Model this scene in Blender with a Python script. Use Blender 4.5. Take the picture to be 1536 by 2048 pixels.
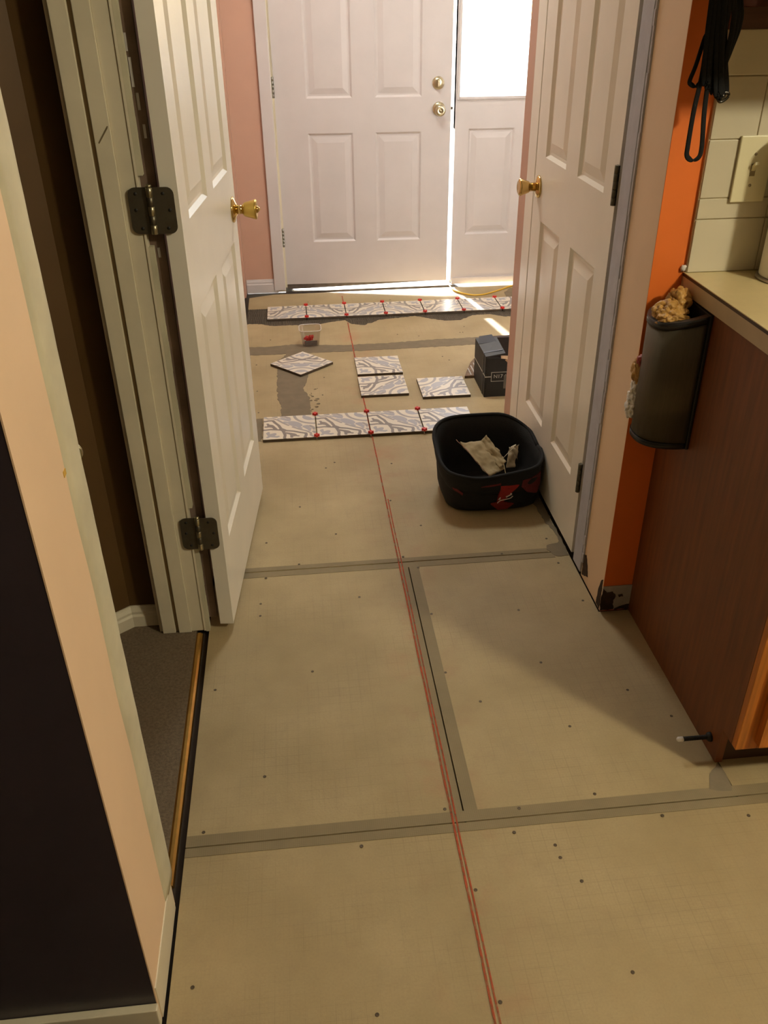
import bpy, bmesh, math, random
from mathutils import Vector, Matrix, noise

for o in list(bpy.data.objects):
    bpy.data.objects.remove(o)
C = bpy.context.scene.collection
SC = bpy.context.scene
R_ = math.radians

# ------------------------------------------------------------------ camera
cd = bpy.data.cameras.new('camera'); cam = bpy.data.objects.new('camera', cd); C.objects.link(cam)
cd.sensor_fit = 'VERTICAL'; cd.sensor_height = 24.0; cd.lens = 20.0516; cd.clip_start = 0.02
CAMROWS = [[0.994509, -0.104142, -0.010331], [-0.062929, -0.516206, -0.85415], [0.08362, 0.850109, -0.519925]]
r0, r1, r2 = [Vector(r) for r in CAMROWS]
M = Matrix.Identity(4)
for i in range(3):
    M[i][0] = r0[i]; M[i][1] = -r1[i]; M[i][2] = -r2[i]
M.translation = Vector((0, 0, 1.45))
cam.matrix_world = M
SC.camera = cam

# ------------------------------------------------------------------ world, sun, lamps, exposure
SC.view_settings.view_transform = 'Standard'
SC.view_settings.look = 'None'
SC.view_settings.exposure = 0.0
SC.view_settings.gamma = 1.0
SC.view_settings.use_curve_mapping = False
W = bpy.data.worlds.new('sky'); SC.world = W; W.use_nodes = True
wn = W.node_tree.nodes; wl = W.node_tree.links
sky = wn.new('ShaderNodeTexSky'); sky.sky_type = 'NISHITA'; sky.sun_disc = False
sky.sun_elevation = R_(24); sky.sun_rotation = R_(-10); sky.air_density = 1.0
wl.new(sky.outputs[0], wn['Background'].inputs[0]); wn['Background'].inputs[1].default_value = 1.3

def light(name, kind, loc, energy, col, **kw):
    d = bpy.data.lights.new(name, kind); d.energy = energy; d.color = col
    for k, v in kw.items():
        setattr(d, k, v)
    o = bpy.data.objects.new(name, d); C.objects.link(o); o.location = loc
    return o
sun = light('sun', 'SUN', (0, 8, 4), 75.0, (1.0, 0.98, 0.96), angle=R_(3.0))
sun.rotation_euler = Vector((0.17, -1.0, -0.17)).to_track_quat('-Z', 'Y').to_euler()
kit = light('kitchen_ceiling_lamp', 'POINT', (1.8, 0.06, 2.30), 98.0, (1.0, 0.92, 0.66), shadow_soft_size=0.08)
foy = light('foyer_ceiling_lamp', 'AREA', (0.40, 3.60, 2.38), 20.5, (0.97, 1.0, 0.92), shape='DISK', size=0.4)
door_lamp = light('entry_lamp', 'POINT', (0.25, 4.45, 2.20), 3.6, (1.0, 0.86, 0.68), shadow_soft_size=0.06)
portal = light('sky_portal', 'AREA', (0.58, 5.02, 1.05), 1.0, (1, 1, 1), shape='RECTANGLE', size=1.5, size_y=2.2)
portal.rotation_euler = (R_(-90), 0, 0); portal.data.cycles.is_portal = True

# ------------------------------------------------------------------ materials
def lin(c):
    out = []
    for v in c:
        v = v / 255.0
        out.append(v / 12.92 if v <= 0.04045 else ((v + 0.055) / 1.055) ** 2.4)
    return tuple(out) + (1.0,)

class N:
    """small helper around a node tree"""
    def __init__(s, name):
        s.m = bpy.data.materials.new(name); s.m.use_nodes = True
        s.t = s.m.node_tree; s.n = s.t.nodes; s.l = s.t.links
        s.b = s.n['Principled BSDF']
    def node(s, kind, **kw):
        x = s.n.new(kind)
        for k, v in kw.items():
            setattr(x, k, v)
        return x
    def put(s, sock, v):
        if hasattr(v, 'is_output') or isinstance(v, bpy.types.NodeSocket):
            s.l.new(v, sock)
        else:
            sock.default_value = v
    def math(s, op, a, b=0.0, c=0.0, clamp=False):
        x = s.node('ShaderNodeMath', operation=op, use_clamp=clamp)
        for i, v in enumerate((a, b, c)):
            s.put(x.inputs[i], v)
        return x.outputs[0]
    def vmath(s, op, a, b=(0, 0, 0)):
        x = s.node('ShaderNodeVectorMath', operation=op)
        s.put(x.inputs[0], a)
        if op == 'SCALE':
            s.put(x.inputs['Scale'], b)
        else:
            s.put(x.inputs[1], b)
        return x.outputs['Value'] if op in ('DOT_PRODUCT', 'LENGTH', 'DISTANCE') else x.outputs['Vector']
    def mix(s, f, a, b):
        x = s.node('ShaderNodeMix', data_type='RGBA')
        s.put(x.inputs[0], f); s.put(x.inputs[6], a); s.put(x.inputs[7], b)
        return x.outputs[2]
    def coord(s):
        return s.node('ShaderNodeTexCoord').outputs['Object']
    def noise(s, scale, detail=3.0, vec=None, rough=0.55):
        x = s.node('ShaderNodeTexNoise'); x.inputs['Scale'].default_value = scale
        x.inputs['Detail'].default_value = detail; x.inputs['Roughness'].default_value = rough
        s.l.new(vec if vec is not None else s.coord(), x.inputs['Vector'])
        return x.outputs['Fac']
    def ramp(s, v, lo, hi):
        x = s.node('ShaderNodeMapRange', clamp=True)
        s.put(x.inputs[0], v); s.put(x.inputs[1], lo); s.put(x.inputs[2], hi)
        return x.outputs[0]
    def bump(s, h, strength=0.2, dist=0.002):
        x = s.node('ShaderNodeBump'); x.inputs['Strength'].default_value = strength
        x.inputs['Distance'].default_value = dist
        s.l.new(h, x.inputs['Height']); s.l.new(x.outputs[0], s.b.inputs['Normal'])

MATS = {}
def mat(name, col, rough=0.5, metal=0.0, var=0.08, vscale=6.0, bump=0.0, bscale=60.0, stretch=None, spec=None):
    if name in MATS:
        return MATS[name]
    k = N(name); c = lin(col)
    k.b.inputs['Roughness'].default_value = rough; k.b.inputs['Metallic'].default_value = metal
    if spec is not None:
        k.b.inputs['Specular IOR Level'].default_value = spec
    v = k.coord()
    if stretch:
        v = k.vmath('MULTIPLY', v, stretch)
    f = k.noise(vscale, 4.0, v)
    d = tuple(x * (1 - var) for x in c[:3]) + (1,); u = tuple(min(1, x * (1 + var)) for x in c[:3]) + (1,)
    k.l.new(k.mix(k.ramp(f, 0.3, 0.7), d, u), k.b.inputs['Base Color'])
    if bump:
        k.bump(k.noise(bscale, 3.0, v), bump)
    MATS[name] = k.m
    return k.m

white_door = mat('white_door_paint', (240, 233, 220), 0.33, var=0.03, bump=0.06, bscale=150)
white_front = mat('front_door_paint', (208, 201, 200), 0.42, var=0.03, bump=0.05, bscale=120)
trim_white = mat('trim_paint', (222, 212, 188), 0.42, var=0.06, vscale=9, bump=0.08, bscale=90)
bluish = mat('bluish_primer', (186, 186, 198), 0.6, var=0.07, vscale=20, bump=0.2, bscale=70)
putty = mat('joint_compound', (205, 198, 172), 0.6, var=0.12, vscale=10, bump=0.15, bscale=40)
peach = mat('peach_wall_paint', (236, 205, 172), 0.55, var=0.03, bump=0.06, bscale=260)
pink = mat('pink_wall_paint', (198, 158, 138), 0.55, var=0.03, bump=0.06, bscale=260)
orange = mat('orange_wall_paint', (234, 118, 42), 0.5, var=0.05, bump=0.05, bscale=240)
foyer_white = mat('foyer_white_paint', (214, 208, 200), 0.6, var=0.02)
purple = mat('dark_purple_wall_paint', (56, 48, 54), 0.38, var=0.06, bump=0.06, bscale=220)
ochre = mat('ochre_wall_paint', (84, 58, 20), 0.6, var=0.06)
ceil_m = mat('ceiling_paint', (205, 202, 196), 0.8, var=0.02)
kitwall = mat('kitchen_wall_paint', (150, 130, 100), 0.7, var=0.03)
carpet_m = mat('brown_carpet', (110, 94, 74), 0.95, var=0.25, vscale=160, bump=0.8, bscale=420)
subfloor = mat('subfloor_dark', (58, 46, 36), 0.9, var=0.2)
brass = mat('polished_brass', (214, 184, 120), 0.16, 1.0, var=0.05)
nickel = mat('pale_brass', (206, 196, 166), 0.28, 1.0, var=0.04)
brass_strip_m = mat('brass_strip', (212, 168, 92), 0.34, 1.0, var=0.1, vscale=30)
hinge_m = mat('antique_hinge_metal', (104, 98, 84), 0.42, 0.85, var=0.12, vscale=40)
hinge_hi = mat('worn_hinge_pin', (176, 168, 140), 0.3, 0.9, var=0.1)
steel = mat('steel_hinge', (160, 156, 146), 0.4, 0.9, var=0.12, vscale=40)
dark_hole = mat('screw_black', (30, 26, 22), 0.6, var=0.1)
screw_m = mat('screw_head_metal', (92, 78, 60), 0.55, 0.4, var=0.2, vscale=60)
black_fabric = mat('black_nylon', (15, 13, 12), 0.85, var=0.25, vscale=30, bump=0.35, bscale=260)
red_fabric = mat('red_nylon', (150, 26, 20), 0.7, var=0.2, vscale=40, bump=0.3, bscale=240)
dark_red = mat('dark_red_nylon', (96, 24, 26), 0.8, var=0.2, vscale=40, bump=0.3, bscale=240)
white_print = mat('white_print', (220, 205, 195), 0.6)
paper_m = mat('brown_paper', (176, 158, 122), 0.8, var=0.14, vscale=14, bump=0.2, bscale=60)
paper_w = mat('white_torn_paper', (214, 200, 174), 0.8, var=0.1, vscale=20)
box_m = mat('black_cardboard', (32, 30, 28), 0.6, var=0.12, vscale=18)
box_in = mat('box_inside', (52, 40, 34), 0.8, var=0.1)
tape_m = mat('box_tape', (56, 56, 52), 0.6, var=0.1)
strap_m = mat('black_strap', (16, 14, 16), 0.4, var=0.1)
card_m = mat('torn_cardboard', (206, 172, 136), 0.85, var=0.12, vscale=40)
grey_print = mat('grey_print', (190, 186, 176), 0.6)
label_m = mat('grey_label', (104, 100, 92), 0.6, var=0.2, vscale=60)
cab_side = mat('cabinet_side_veneer', (118, 66, 30), 0.45, var=0.22, vscale=7, stretch=(9, 9, 0.7), bump=0.05)
oak = mat('golden_oak', (188, 112, 40), 0.4, var=0.3, vscale=9, stretch=(10, 10, 0.6), bump=0.08)
walnut = mat('dark_cabinet_wood', (84, 50, 34), 0.45, var=0.2, vscale=8, stretch=(1, 9, 9))
kick_m = mat('toe_kick_dark', (64, 40, 26), 0.6, var=0.2)
laminate = mat('cream_laminate', (214, 196, 148), 0.35, var=0.03, vscale=40)
band_m = mat('counter_edge_band', (190, 170, 138), 0.45, var=0.05, vscale=20)
seam_m = mat('laminate_seam', (58, 42, 30), 0.5)
tile_m = mat('backsplash_glaze', (210, 200, 176), 0.18, var=0.03, vscale=6)
grout_m = mat('backsplash_grout', (204, 188, 152), 0.85, var=0.1, vscale=40)
plate_m = mat('cream_plastic', (232, 222, 184), 0.35, var=0.02)
toggle_m = mat('toggle_shadow_plastic', (150, 132, 96), 0.4)
brushed = mat('brushed_steel', (92, 84, 70), 0.55, 0.7, var=0.08, vscale=16, stretch=(30, 30, 1))
black_pl = mat('black_plastic', (26, 24, 26), 0.4, var=0.05)
tan_bag = mat('tan_plastic_bag', (188, 142, 74), 0.45, var=0.14, vscale=22, bump=0.2, bscale=60)
red_bag = mat('red_tan_bag', (150, 40, 28), 0.45, var=0.3, vscale=60)
white_bag = mat('white_plastic_bag', (228, 222, 216), 0.4, var=0.08, vscale=60, bump=0.3, bscale=80)
leash_m = mat('black_leash_webbing', (13, 12, 13), 0.75, var=0.3, vscale=200, bump=0.4, bscale=420, spec=0.25)
clip_m = mat('dark_metal_clip', (70, 66, 62), 0.25, 0.9)
towel_m = mat('paper_towel', (236, 232, 222), 0.85, var=0.03, vscale=80, bump=0.2, bscale=160)
cord_m = mat('yellow_cord', (226, 182, 60), 0.4, var=0.05)
spacer_m = mat('red_spacer', (206, 40, 30), 0.4, var=0.05)
rubber = mat('rubber_dark', (36, 33, 30), 0.6)
alum = mat('threshold_metal', (120, 112, 104), 0.45, 0.6, var=0.2, vscale=30)
concrete = mat('porch_concrete', (170, 165, 158), 0.9, var=0.1)
damage_m = mat('torn_drywall_dirt', (62, 44, 30), 0.9, var=0.4, vscale=60, bump=0.5, bscale=90)
drywall_raw = mat('raw_wall_strip', (112, 92, 78), 0.85, var=0.3, vscale=12)
drywall_m = mat('bare_drywall', (178, 172, 168), 0.8, var=0.15, vscale=30, bump=0.2, bscale=60)
shard_m = mat('tile_underside', (128, 104, 82), 0.8, var=0.35, vscale=60)
mortar_m = mat('thin_mortar_smear', (124, 110, 88), 0.9, var=0.09, vscale=24, bump=0.25, bscale=120)
bed_m = mat('combed_mortar', (84, 74, 60), 0.9, var=0.15, vscale=60, bump=0.3, bscale=200)
body_m = mat('tile_body', (84, 70, 54), 0.85, var=0.15, vscale=50)
tub_label = mat('tub_label', (120, 112, 106), 0.6, var=0.2, vscale=80)

def board_material():
    k = N('cement_board'); v = k.coord()
    sep = k.node('ShaderNodeSeparateXYZ'); k.l.new(v, sep.inputs[0])
    x, y = sep.outputs[0], sep.outputs[1]
    def line(c, sp, w):
        fr = k.math('FRACT', k.math('DIVIDE', c, sp))
        return k.math('LESS_THAN', k.math('ABSOLUTE', k.math('SUBTRACT', fr, 0.5)), w / sp / 2)
    g = k.math('MAXIMUM', line(x, 0.0254, 0.0011), line(y, 0.0254, 0.0011))
    g2 = k.math('MAXIMUM', line(x, 0.0064, 0.0012), line(y, 0.0064, 0.0012))
    msk = k.ramp(k.noise(5.0, 5.0, v), 0.42, 0.72)
    base = k.mix(k.ramp(k.noise(3.2, 6.0, v), 0.32, 0.7), lin((162, 142, 103)), lin((183, 163, 124)))
    base = k.mix(k.math('MULTIPLY', k.ramp(k.noise(14.0, 6.0, v, 0.7), 0.5, 0.8), 0.35), base, lin((150, 130, 102)))
    base = k.mix(k.math('MULTIPLY', k.ramp(k.noise(240.0, 2.0, v), 0.4, 0.75), 0.18), base, lin((140, 122, 96)))
    base = k.mix(k.math('MULTIPLY', k.math('MULTIPLY', g, msk), 0.42), base, lin((120, 102, 76)))
    base = k.mix(k.math('MULTIPLY', k.math('MULTIPLY', g2, msk), 0.12), base, lin((120, 102, 76)))
    dx = k.math('ABSOLUTE', k.math('SUBTRACT', x, 0.252))          # red chalk dust around the snapped line
    dust = k.math('MULTIPLY', k.ramp(dx, 0.11, 0.0), k.ramp(k.noise(7.0, 4.0, v), 0.5, 0.75))
    base = k.mix(k.math('MULTIPLY', dust, 0.3), base, lin((196, 96, 70)))
    k.l.new(base, k.b.inputs['Base Color']); k.b.inputs['Roughness'].default_value = 0.72
    k.bump(k.math('SUBTRACT', k.noise(160.0, 3.0, v), k.math('MULTIPLY', g, 0.5)), 0.18, 0.002)
    return k.m
board_m = board_material()

def tape_material():
    k = N('mesh_joint_tape'); v = k.coord()
    sep = k.node('ShaderNodeSeparateXYZ'); k.l.new(v, sep.inputs[0])
    def line(c):
        return k.math('LESS_THAN', k.math('FRACT', k.math('DIVIDE', c, 0.0042)), 0.4)
    g = k.math('MAXIMUM', line(sep.outputs[0]), line(sep.outputs[1]))
    base = k.mix(k.ramp(k.noise(9.0, 4.0, v), 0.3, 0.7), lin((134, 119, 90)), lin((148, 131, 100)))
    k.l.new(k.mix(k.math('MULTIPLY', g, 0.25), base, lin((112, 100, 78))), k.b.inputs['Base Color'])
    k.b.inputs['Roughness'].default_value = 0.8
    k.bump(g, 0.25, 0.0006)
    return k.m
mesh_tape_m = tape_material()

def chalk_material():
    k = N('red_chalk'); v = k.coord()
    k.b.inputs['Base Color'].default_value = lin((176, 80, 50)); k.b.inputs['Roughness'].default_value = 0.95
    k.l.new(k.ramp(k.noise(60.0, 4.0, k.vmath('MULTIPLY', v, (2.0, 0.6, 1)), 0.7), 0.18, 0.62), k.b.inputs['Alpha'])
    return k.m
chalk_m = chalk_material()

def glass_material(name, tint=(1, 1, 1), refl=0.08, rough=0.02):
    k = N(name)
    tr = k.node('ShaderNodeBsdfTransparent'); tr.inputs[0].default_value = (*tint, 1)
    gl = k.node('ShaderNodeBsdfGlossy'); gl.inputs['Roughness'].default_value = rough
    mx = k.node('ShaderNodeMixShader'); mx.inputs[0].default_value = refl
    k.l.new(tr.outputs[0], mx.inputs[1]); k.l.new(gl.outputs[0], mx.inputs[2])
    k.l.new(mx.outputs[0], k.n['Material Output'].inputs[0])
    return k.m
glass_m = glass_material('window_glass')
tub_m = glass_material('clear_plastic_tub', (0.93, 0.92, 0.91), 0.10, 0.15)

def pattern_material():
    """printed scroll pattern of the encaustic-look tile, mirrored about one diagonal"""
    k = N('patterned_glaze'); v = k.coord()
    sep = k.node('ShaderNodeSeparateXYZ'); k.l.new(v, sep.inputs[0])
    S = 0.2032
    u = k.math('ADD', k.math('DIVIDE', sep.outputs[0], S), 0.5)
    w = k.math('ADD', k.math('DIVIDE', sep.outputs[1], S), 0.5)
    p = k.math('MULTIPLY', k.math('ADD', u, w), 0.70711)
    q = k.math('MULTIPLY', k.math('ABSOLUTE', k.math('SUBTRACT', u, w)), 0.70711)
    cb = k.node('ShaderNodeCombineXYZ'); k.put(cb.inputs[0], p); k.put(cb.inputs[1], q)
    P = cb.outputs[0]
    def cap(ax, ay, bx, by, r):
        r = r * 1.25 + 0.003
        bax, bay = bx - ax, by - ay; L2 = bax * bax + bay * bay
        pa = k.vmath('SUBTRACT', P, (ax, ay, 0))
        h = k.math('DIVIDE', k.vmath('DOT_PRODUCT', pa, (bax, bay, 0)), L2, clamp=True)
        d = k.vmath('LENGTH', k.vmath('SUBTRACT', pa, k.vmath('SCALE', (bax, bay, 0), h)))
        return k.math('SUBTRACT', d, r)
    def dot(ax, ay, rx, ry=None):
        ry = (ry or rx) * 1.15; rx = rx * 1.15
        d = k.vmath('LENGTH', k.vmath('MULTIPLY', k.vmath('SUBTRACT', P, (ax, ay, 0)), (1 / rx, 1 / ry, 0)))
        return k.math('MULTIPLY', k.math('SUBTRACT', d, 1.0), min(rx, ry))
    def arc(cx_, cy_, r, wd):
        d = k.vmath('LENGTH', k.vmath('SUBTRACT', P, (cx_, cy_, 0)))
        return k.math('SUBTRACT', k.math('ABSOLUTE', k.math('SUBTRACT', d, r)), wd)
    def poly(pts, r):
        return [cap(*a, *b, r) for a, b in zip(pts, pts[1:])]
    def union(ds):
        x = ds[0]
        for d in ds[1:]:
            x = k.math('MINIMUM', x, d)
        return k.math('LESS_THAN', x, 0.0)
    dark = union(poly([(0.52, 0.0), (0.46, 0.10), (0.40, 0.19), (0.31, 0.26), (0.29, 0.30)], 0.020)
                 + poly([(0.53, 0.0), (0.56, 0.09), (0.62, 0.20), (0.66, 0.34), (0.70, 0.44), (0.645, 0.50), (0.58, 0.53), (0.56, 0.57)], 0.021)
                 + [dot(0.53, 0.02, 0.045, 0.06)]
                 + [cap(0.47, 0.13, 0.51, 0.24, 0.026), dot(0.505, 0.30, 0.05, 0.07), cap(0.50, 0.34, 0.53, 0.41, 0.017),
                    cap(0.49, 0.28, 0.43, 0.33, 0.020), dot(0.42, 0.345, 0.026)])
    blue = union([dot(0.25, 0.0, 0.085, 0.05), cap(0.20, 0.02, 0.25, 0.12, 0.024), dot(0.28, 0.13, 0.024), cap(0.13, 0.0, 0.2, 0.0, 0.02),
                  dot(0.86, 0.0, 0.085, 0.15), cap(0.82, 0.08, 0.80, 0.22, 0.022),
                  cap(0.90, 0.22, 0.88, 0.36, 0.035), dot(0.93, 0.25, 0.045, 0.05), cap(0.86, 0.36, 0.83, 0.42, 0.018),
                  dot(1.20, 0.0, 0.06, 0.10), cap(1.20, 0.09, 1.26, 0.14, 0.02), dot(0.70, 0.65, 0.03)])
    light_g = union([arc(1.414, 0.0, 0.40, 0.028)]
                    + poly([(0.74, 0.06), (0.75, 0.22), (0.78, 0.38), (0.77, 0.50), (0.70, 0.57), (0.69, 0.66)], 0.017)
                    + [cap(0.98, 0.28, 0.97, 0.38, 0.024), cap(0.97, 0.38, 0.92, 0.44, 0.018), cap(0.85, 0.50, 0.83, 0.56, 0.024)])
    base = k.mix(k.noise(30, 3, v), lin((222, 211, 192)), lin((230, 220, 202)))
    c = k.mix(light_g, base, lin((164, 156, 152)))
    c = k.mix(blue, c, lin((172, 169, 172)))
    c = k.mix(dark, c, lin((138, 128, 122)))
    k.l.new(c, k.b.inputs['Base Color']); k.b.inputs['Roughness'].default_value = 0.32
    return k.m
pattern_m = pattern_material()

# ------------------------------------------------------------------ mesh helpers
def link(name, bm, m=None, parent=None, smooth=False):
    me = bpy.data.meshes.new(name)
    bmesh.ops.recalc_face_normals(bm, faces=bm.faces[:])
    bm.to_mesh(me); bm.free()
    if smooth:
        for p in me.polygons:
            p.use_smooth = True
    o = bpy.data.objects.new(name, me); C.objects.link(o)
    for x in (m if isinstance(m, (list, tuple)) else [m]):
        if x:
            me.materials.append(x)
    if parent:
        adopt(o, parent)
    return o
def world_of(o):
    mw = o.matrix_basis.copy()
    if o.parent:
        mw = world_of(o.parent) @ o.matrix_parent_inverse @ mw
    return mw
def adopt(o, parent):
    o.parent = parent
    o.matrix_parent_inverse = world_of(parent).inverted()
def thing(name, label, cat, loc=(0, 0, 0), group=None):
    o = bpy.data.objects.new(name, None); C.objects.link(o); o.location = loc
    o.empty_display_size = 0.05
    return tag(o, label, cat, group)
def tag(o, label, cat, group=None):
    o['label'] = label; o['category'] = cat
    if group:
        o['group'] = group
    return o
def struct(o, label=None):
    o['kind'] = 'structure'
    if label:
        o['label'] = label
    return o
def anchor(name, label, loc=(0, 0, 0)):
    o = bpy.data.objects.new(name, None); C.objects.link(o); o.location = loc
    return struct(o, label)

def add_box(bm, x0, x1, y0, y1, z0, z1, bev=0.0, mi=0):
    t = bmesh.new()
    vs = [t.verts.new((x, y, z)) for x in (x0, x1) for y in (y0, y1) for z in (z0, z1)]
    for f in ((0, 1, 3, 2), (4, 6, 7, 5), (0, 4, 5, 1), (2, 3, 7, 6), (0, 2, 6, 4), (1, 5, 7, 3)):
        t.faces.new([vs[i] for i in f])
    if bev:
        bmesh.ops.bevel(t, geom=t.edges[:], offset=bev, segments=2, affect='EDGES', profile=0.6)
    merge(bm, t, mi)
def merge(bm, t, mi=0, mtx=None):
    mp = {}
    for v in t.verts:
        mp[v] = bm.verts.new(mtx @ v.co if mtx else v.co)
    for f in t.faces:
        try:
            nf = bm.faces.new([mp[v] for v in f.verts]); nf.material_index = mi; nf.smooth = f.smooth
        except ValueError:
            pass
    t.free()
def box(name, x0, x1, y0, y1, z0, z1, m, parent=None, bev=0.0):
    bm = bmesh.new(); add_box(bm, x0, x1, y0, y1, z0, z1, bev)
    return link(name, bm, m, parent)
def add_prism(bm, pts, f0, f1, mi=0):
    """pts: 2D polygon; f0/f1 map a 2D point to the two 3D caps"""
    a = [bm.verts.new(f0(*p)) for p in pts]; b = [bm.verts.new(f1(*p)) for p in pts]
    n = len(pts)
    fa = bm.faces.new(a[::-1]); fb = bm.faces.new(b)
    fa.material_index = fb.material_index = mi
    for i in range(n):
        f = bm.faces.new((a[i], a[(i + 1) % n], b[(i + 1) % n], b[i])); f.material_index = mi
def flat_prism(name, pts, z0, z1, m, parent=None):
    bm = bmesh.new(); add_prism(bm, pts, lambda x, y: (x, y, z0), lambda x, y: (x, y, z1))
    return link(name, bm, m, parent)
def add_lathe(bm, prof, org, axis, seg=32, mi=0):
    """prof: list of (distance along axis, radius)"""
    ax = Vector(axis).normalized(); e1 = ax.orthogonal().normalized(); e2 = ax.cross(e1)
    org = Vector(org); rings = []
    for d, r in prof:
        if r < 1e-5:
            rings.append([bm.verts.new(org + ax * d)])
        else:
            rings.append([bm.verts.new(org + ax * d + (e1 * math.cos(t) + e2 * math.sin(t)) * r)
                          for t in [2 * math.pi * i / seg for i in range(seg)]])
    for a, b in zip(rings, rings[1:]):
        for i in range(seg):
            j = (i + 1) % seg
            va = [a[i], a[j]] if len(a) > 1 else [a[0]]
            vb = [b[j], b[i]] if len(b) > 1 else [b[0]]
            if len(va) + len(vb) >= 3:
                f = bm.faces.new(va + vb); f.smooth = True; f.material_index = mi
    for ring, rev in ((rings[0], True), (rings[-1], False)):
        if len(ring) > 1:
            bm.faces.new(ring[::-1] if rev else ring).material_index = mi
def lathe(name, prof, org, axis, m, parent=None, seg=32):
    bm = bmesh.new(); add_lathe(bm, prof, org, axis, seg)
    return link(name, bm, m, parent)
def smooth_path(pts, n=10):
    out = []; P = [Vector(p) for p in pts]
    for i in range(len(P) - 1):
        p0 = P[max(0, i - 1)]; p1 = P[i]; p2 = P[i + 1]; p3 = P[min(len(P) - 1, i + 2)]
        for s in range(n):
            t = s / n
            out.append(0.5 * ((2 * p1) + (-p0 + p2) * t + (2 * p0 - 5 * p1 + 4 * p2 - p3) * t * t + (-p0 + 3 * p1 - 3 * p2 + p3) * t ** 3))
    out.append(P[-1])
    return out
def add_tube(bm, pts, r, seg=10, flat=1.0, side=None):
    P = [Vector(p) for p in pts]; rings = []
    for i, p in enumerate(P):
        t = (P[min(i + 1, len(P) - 1)] - P[max(i - 1, 0)]).normalized()
        e1 = (Vector(side) - t * t.dot(Vector(side))).normalized() if side else (t.cross(Vector((0, 0, 1))) if abs(t.z) < 0.95 else t.cross(Vector((1, 0, 0)))).normalized()
        e2 = t.cross(e1)
        rings.append([bm.verts.new(p + (e1 * math.cos(a) + e2 * math.sin(a) * flat) * r) for a in [2 * math.pi * k / seg for k in range(seg)]])
    for a, b in zip(rings, rings[1:]):
        for i in range(seg):
            j = (i + 1) % seg
            bm.faces.new((a[i], a[j], b[j], b[i])).smooth = True
    bm.faces.new(rings[0][::-1]); bm.faces.new(rings[-1])
def tube(name, pts, r, m, parent=None, seg=10, n=10, flat=1.0, side=None):
    bm = bmesh.new(); add_tube(bm, smooth_path(pts, n), r, seg, flat, side)
    return link(name, bm, m, parent)
def ragged(pts, step=0.012, amp=0.006, seed=0, keep=()):
    out = []
    for i in range(len(pts)):
        a = Vector((*pts[i], 0)); b = Vector((*pts[(i + 1) % len(pts)], 0))
        L = (b - a).length; n = max(1, int(L / step))
        nrm = Vector((-(b - a).y, (b - a).x, 0)).normalized() if L > 0 else Vector()
        for s in range(n):
            p = a.lerp(b, s / n)
            if s and i not in keep:
                p = p + nrm * amp * (noise.noise(Vector((p.x * 45 + seed, p.y * 45, seed))) + 0.6 * noise.noise(Vector((p.x * 140, p.y * 140 + seed, 1))))
            out.append((p.x, p.y))
    return out
def blob(name, c, rad, m, parent=None, seed=0, amp=0.35, freq=2.2, sub=4):
    bm = bmesh.new(); bmesh.ops.create_icosphere(bm, subdivisions=sub, radius=1.0)
    for v in bm.verts:
        n = v.co.normalized()
        cr1 = max(0.0, 1 - abs(noise.noise(n * freq * 1.1 + Vector((0, seed, 3)))) * 6); cr2 = max(0.0, 1 - abs(noise.noise(n * freq * 2.4 + Vector((seed, 7, 1)))) * 6)
        d = 1 + 0.9 * amp * noise.noise(n * freq + Vector((seed, seed * 2, 0))) - amp * (0.75 * cr1 + 0.35 * cr2) + amp * 0.15
        v.co = Vector(c) + Vector((n.x * rad[0], n.y * rad[1], n.z * rad[2])) * d
    return link(name, bm, m, parent, smooth=True)
def sheet(name, corners, m, parent=None, seed=0, amp=0.01, n=18, thick=0.0012, jag=0.0):
    """crumpled sheet between four corners (a, b, c, d going round)"""
    a, b, c, d = [Vector(x) for x in corners]; bm = bmesh.new(); g = []
    nr = (b - a).cross(d - a).normalized()
    for i in range(n + 1):
        row = []
        for j in range(n + 1):
            s, t = i / n, j / n
            if jag and j == n:
                t = 1 - jag * abs(noise.noise(Vector((s * 6, seed, 0))))
            p = a.lerp(b, s).lerp(d.lerp(c, s), t)
            q = p * 28 + Vector((seed, seed, seed))
            row.append(bm.verts.new(p + nr * amp * (noise.noise(q) + 0.7 * abs(noise.noise(q * 2.1)) - 0.3)))
        g.append(row)
    for i in range(n):
        for j in range(n):
            bm.faces.new((g[i][j], g[i + 1][j], g[i + 1][j + 1], g[i][j + 1])).smooth = True
    bmesh.ops.recalc_face_normals(bm, faces=bm.faces[:])
    bmesh.ops.solidify(bm, geom=bm.faces[:], thickness=thick)
    return link(name, bm, m, parent)
def text_mesh(name, body, size, mtx, m, parent):
    cu = bpy.data.curves.new(name, 'FONT'); cu.body = body; cu.size = size; cu.extrude = 0.0003
    t = bpy.data.objects.new(name, cu); C.objects.link(t)
    bpy.context.view_layer.update()
    me = bpy.data.meshes.new_from_object(t.evaluated_get(bpy.context.evaluated_depsgraph_get()))
    bpy.data.objects.remove(t)
    me.transform(mtx); me.materials.clear(); me.materials.append(m)
    o = bpy.data.objects.new(name, me); C.objects.link(o); adopt(o, parent)
    return o

# ------------------------------------------------------------------ room shell
XL, XR = -0.30, 0.763          # hall walls
YK, YF = 1.784, 4.83           # kitchen wall, front wall
CH = 2.44
Z0 = -0.013                    # carpet / subfloor level

def wall(name, boxes, m, label=None):
    bm = bmesh.new()
    for b in boxes:
        add_box(bm, *b)
    return struct(link(name, bm, m), label)

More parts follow.
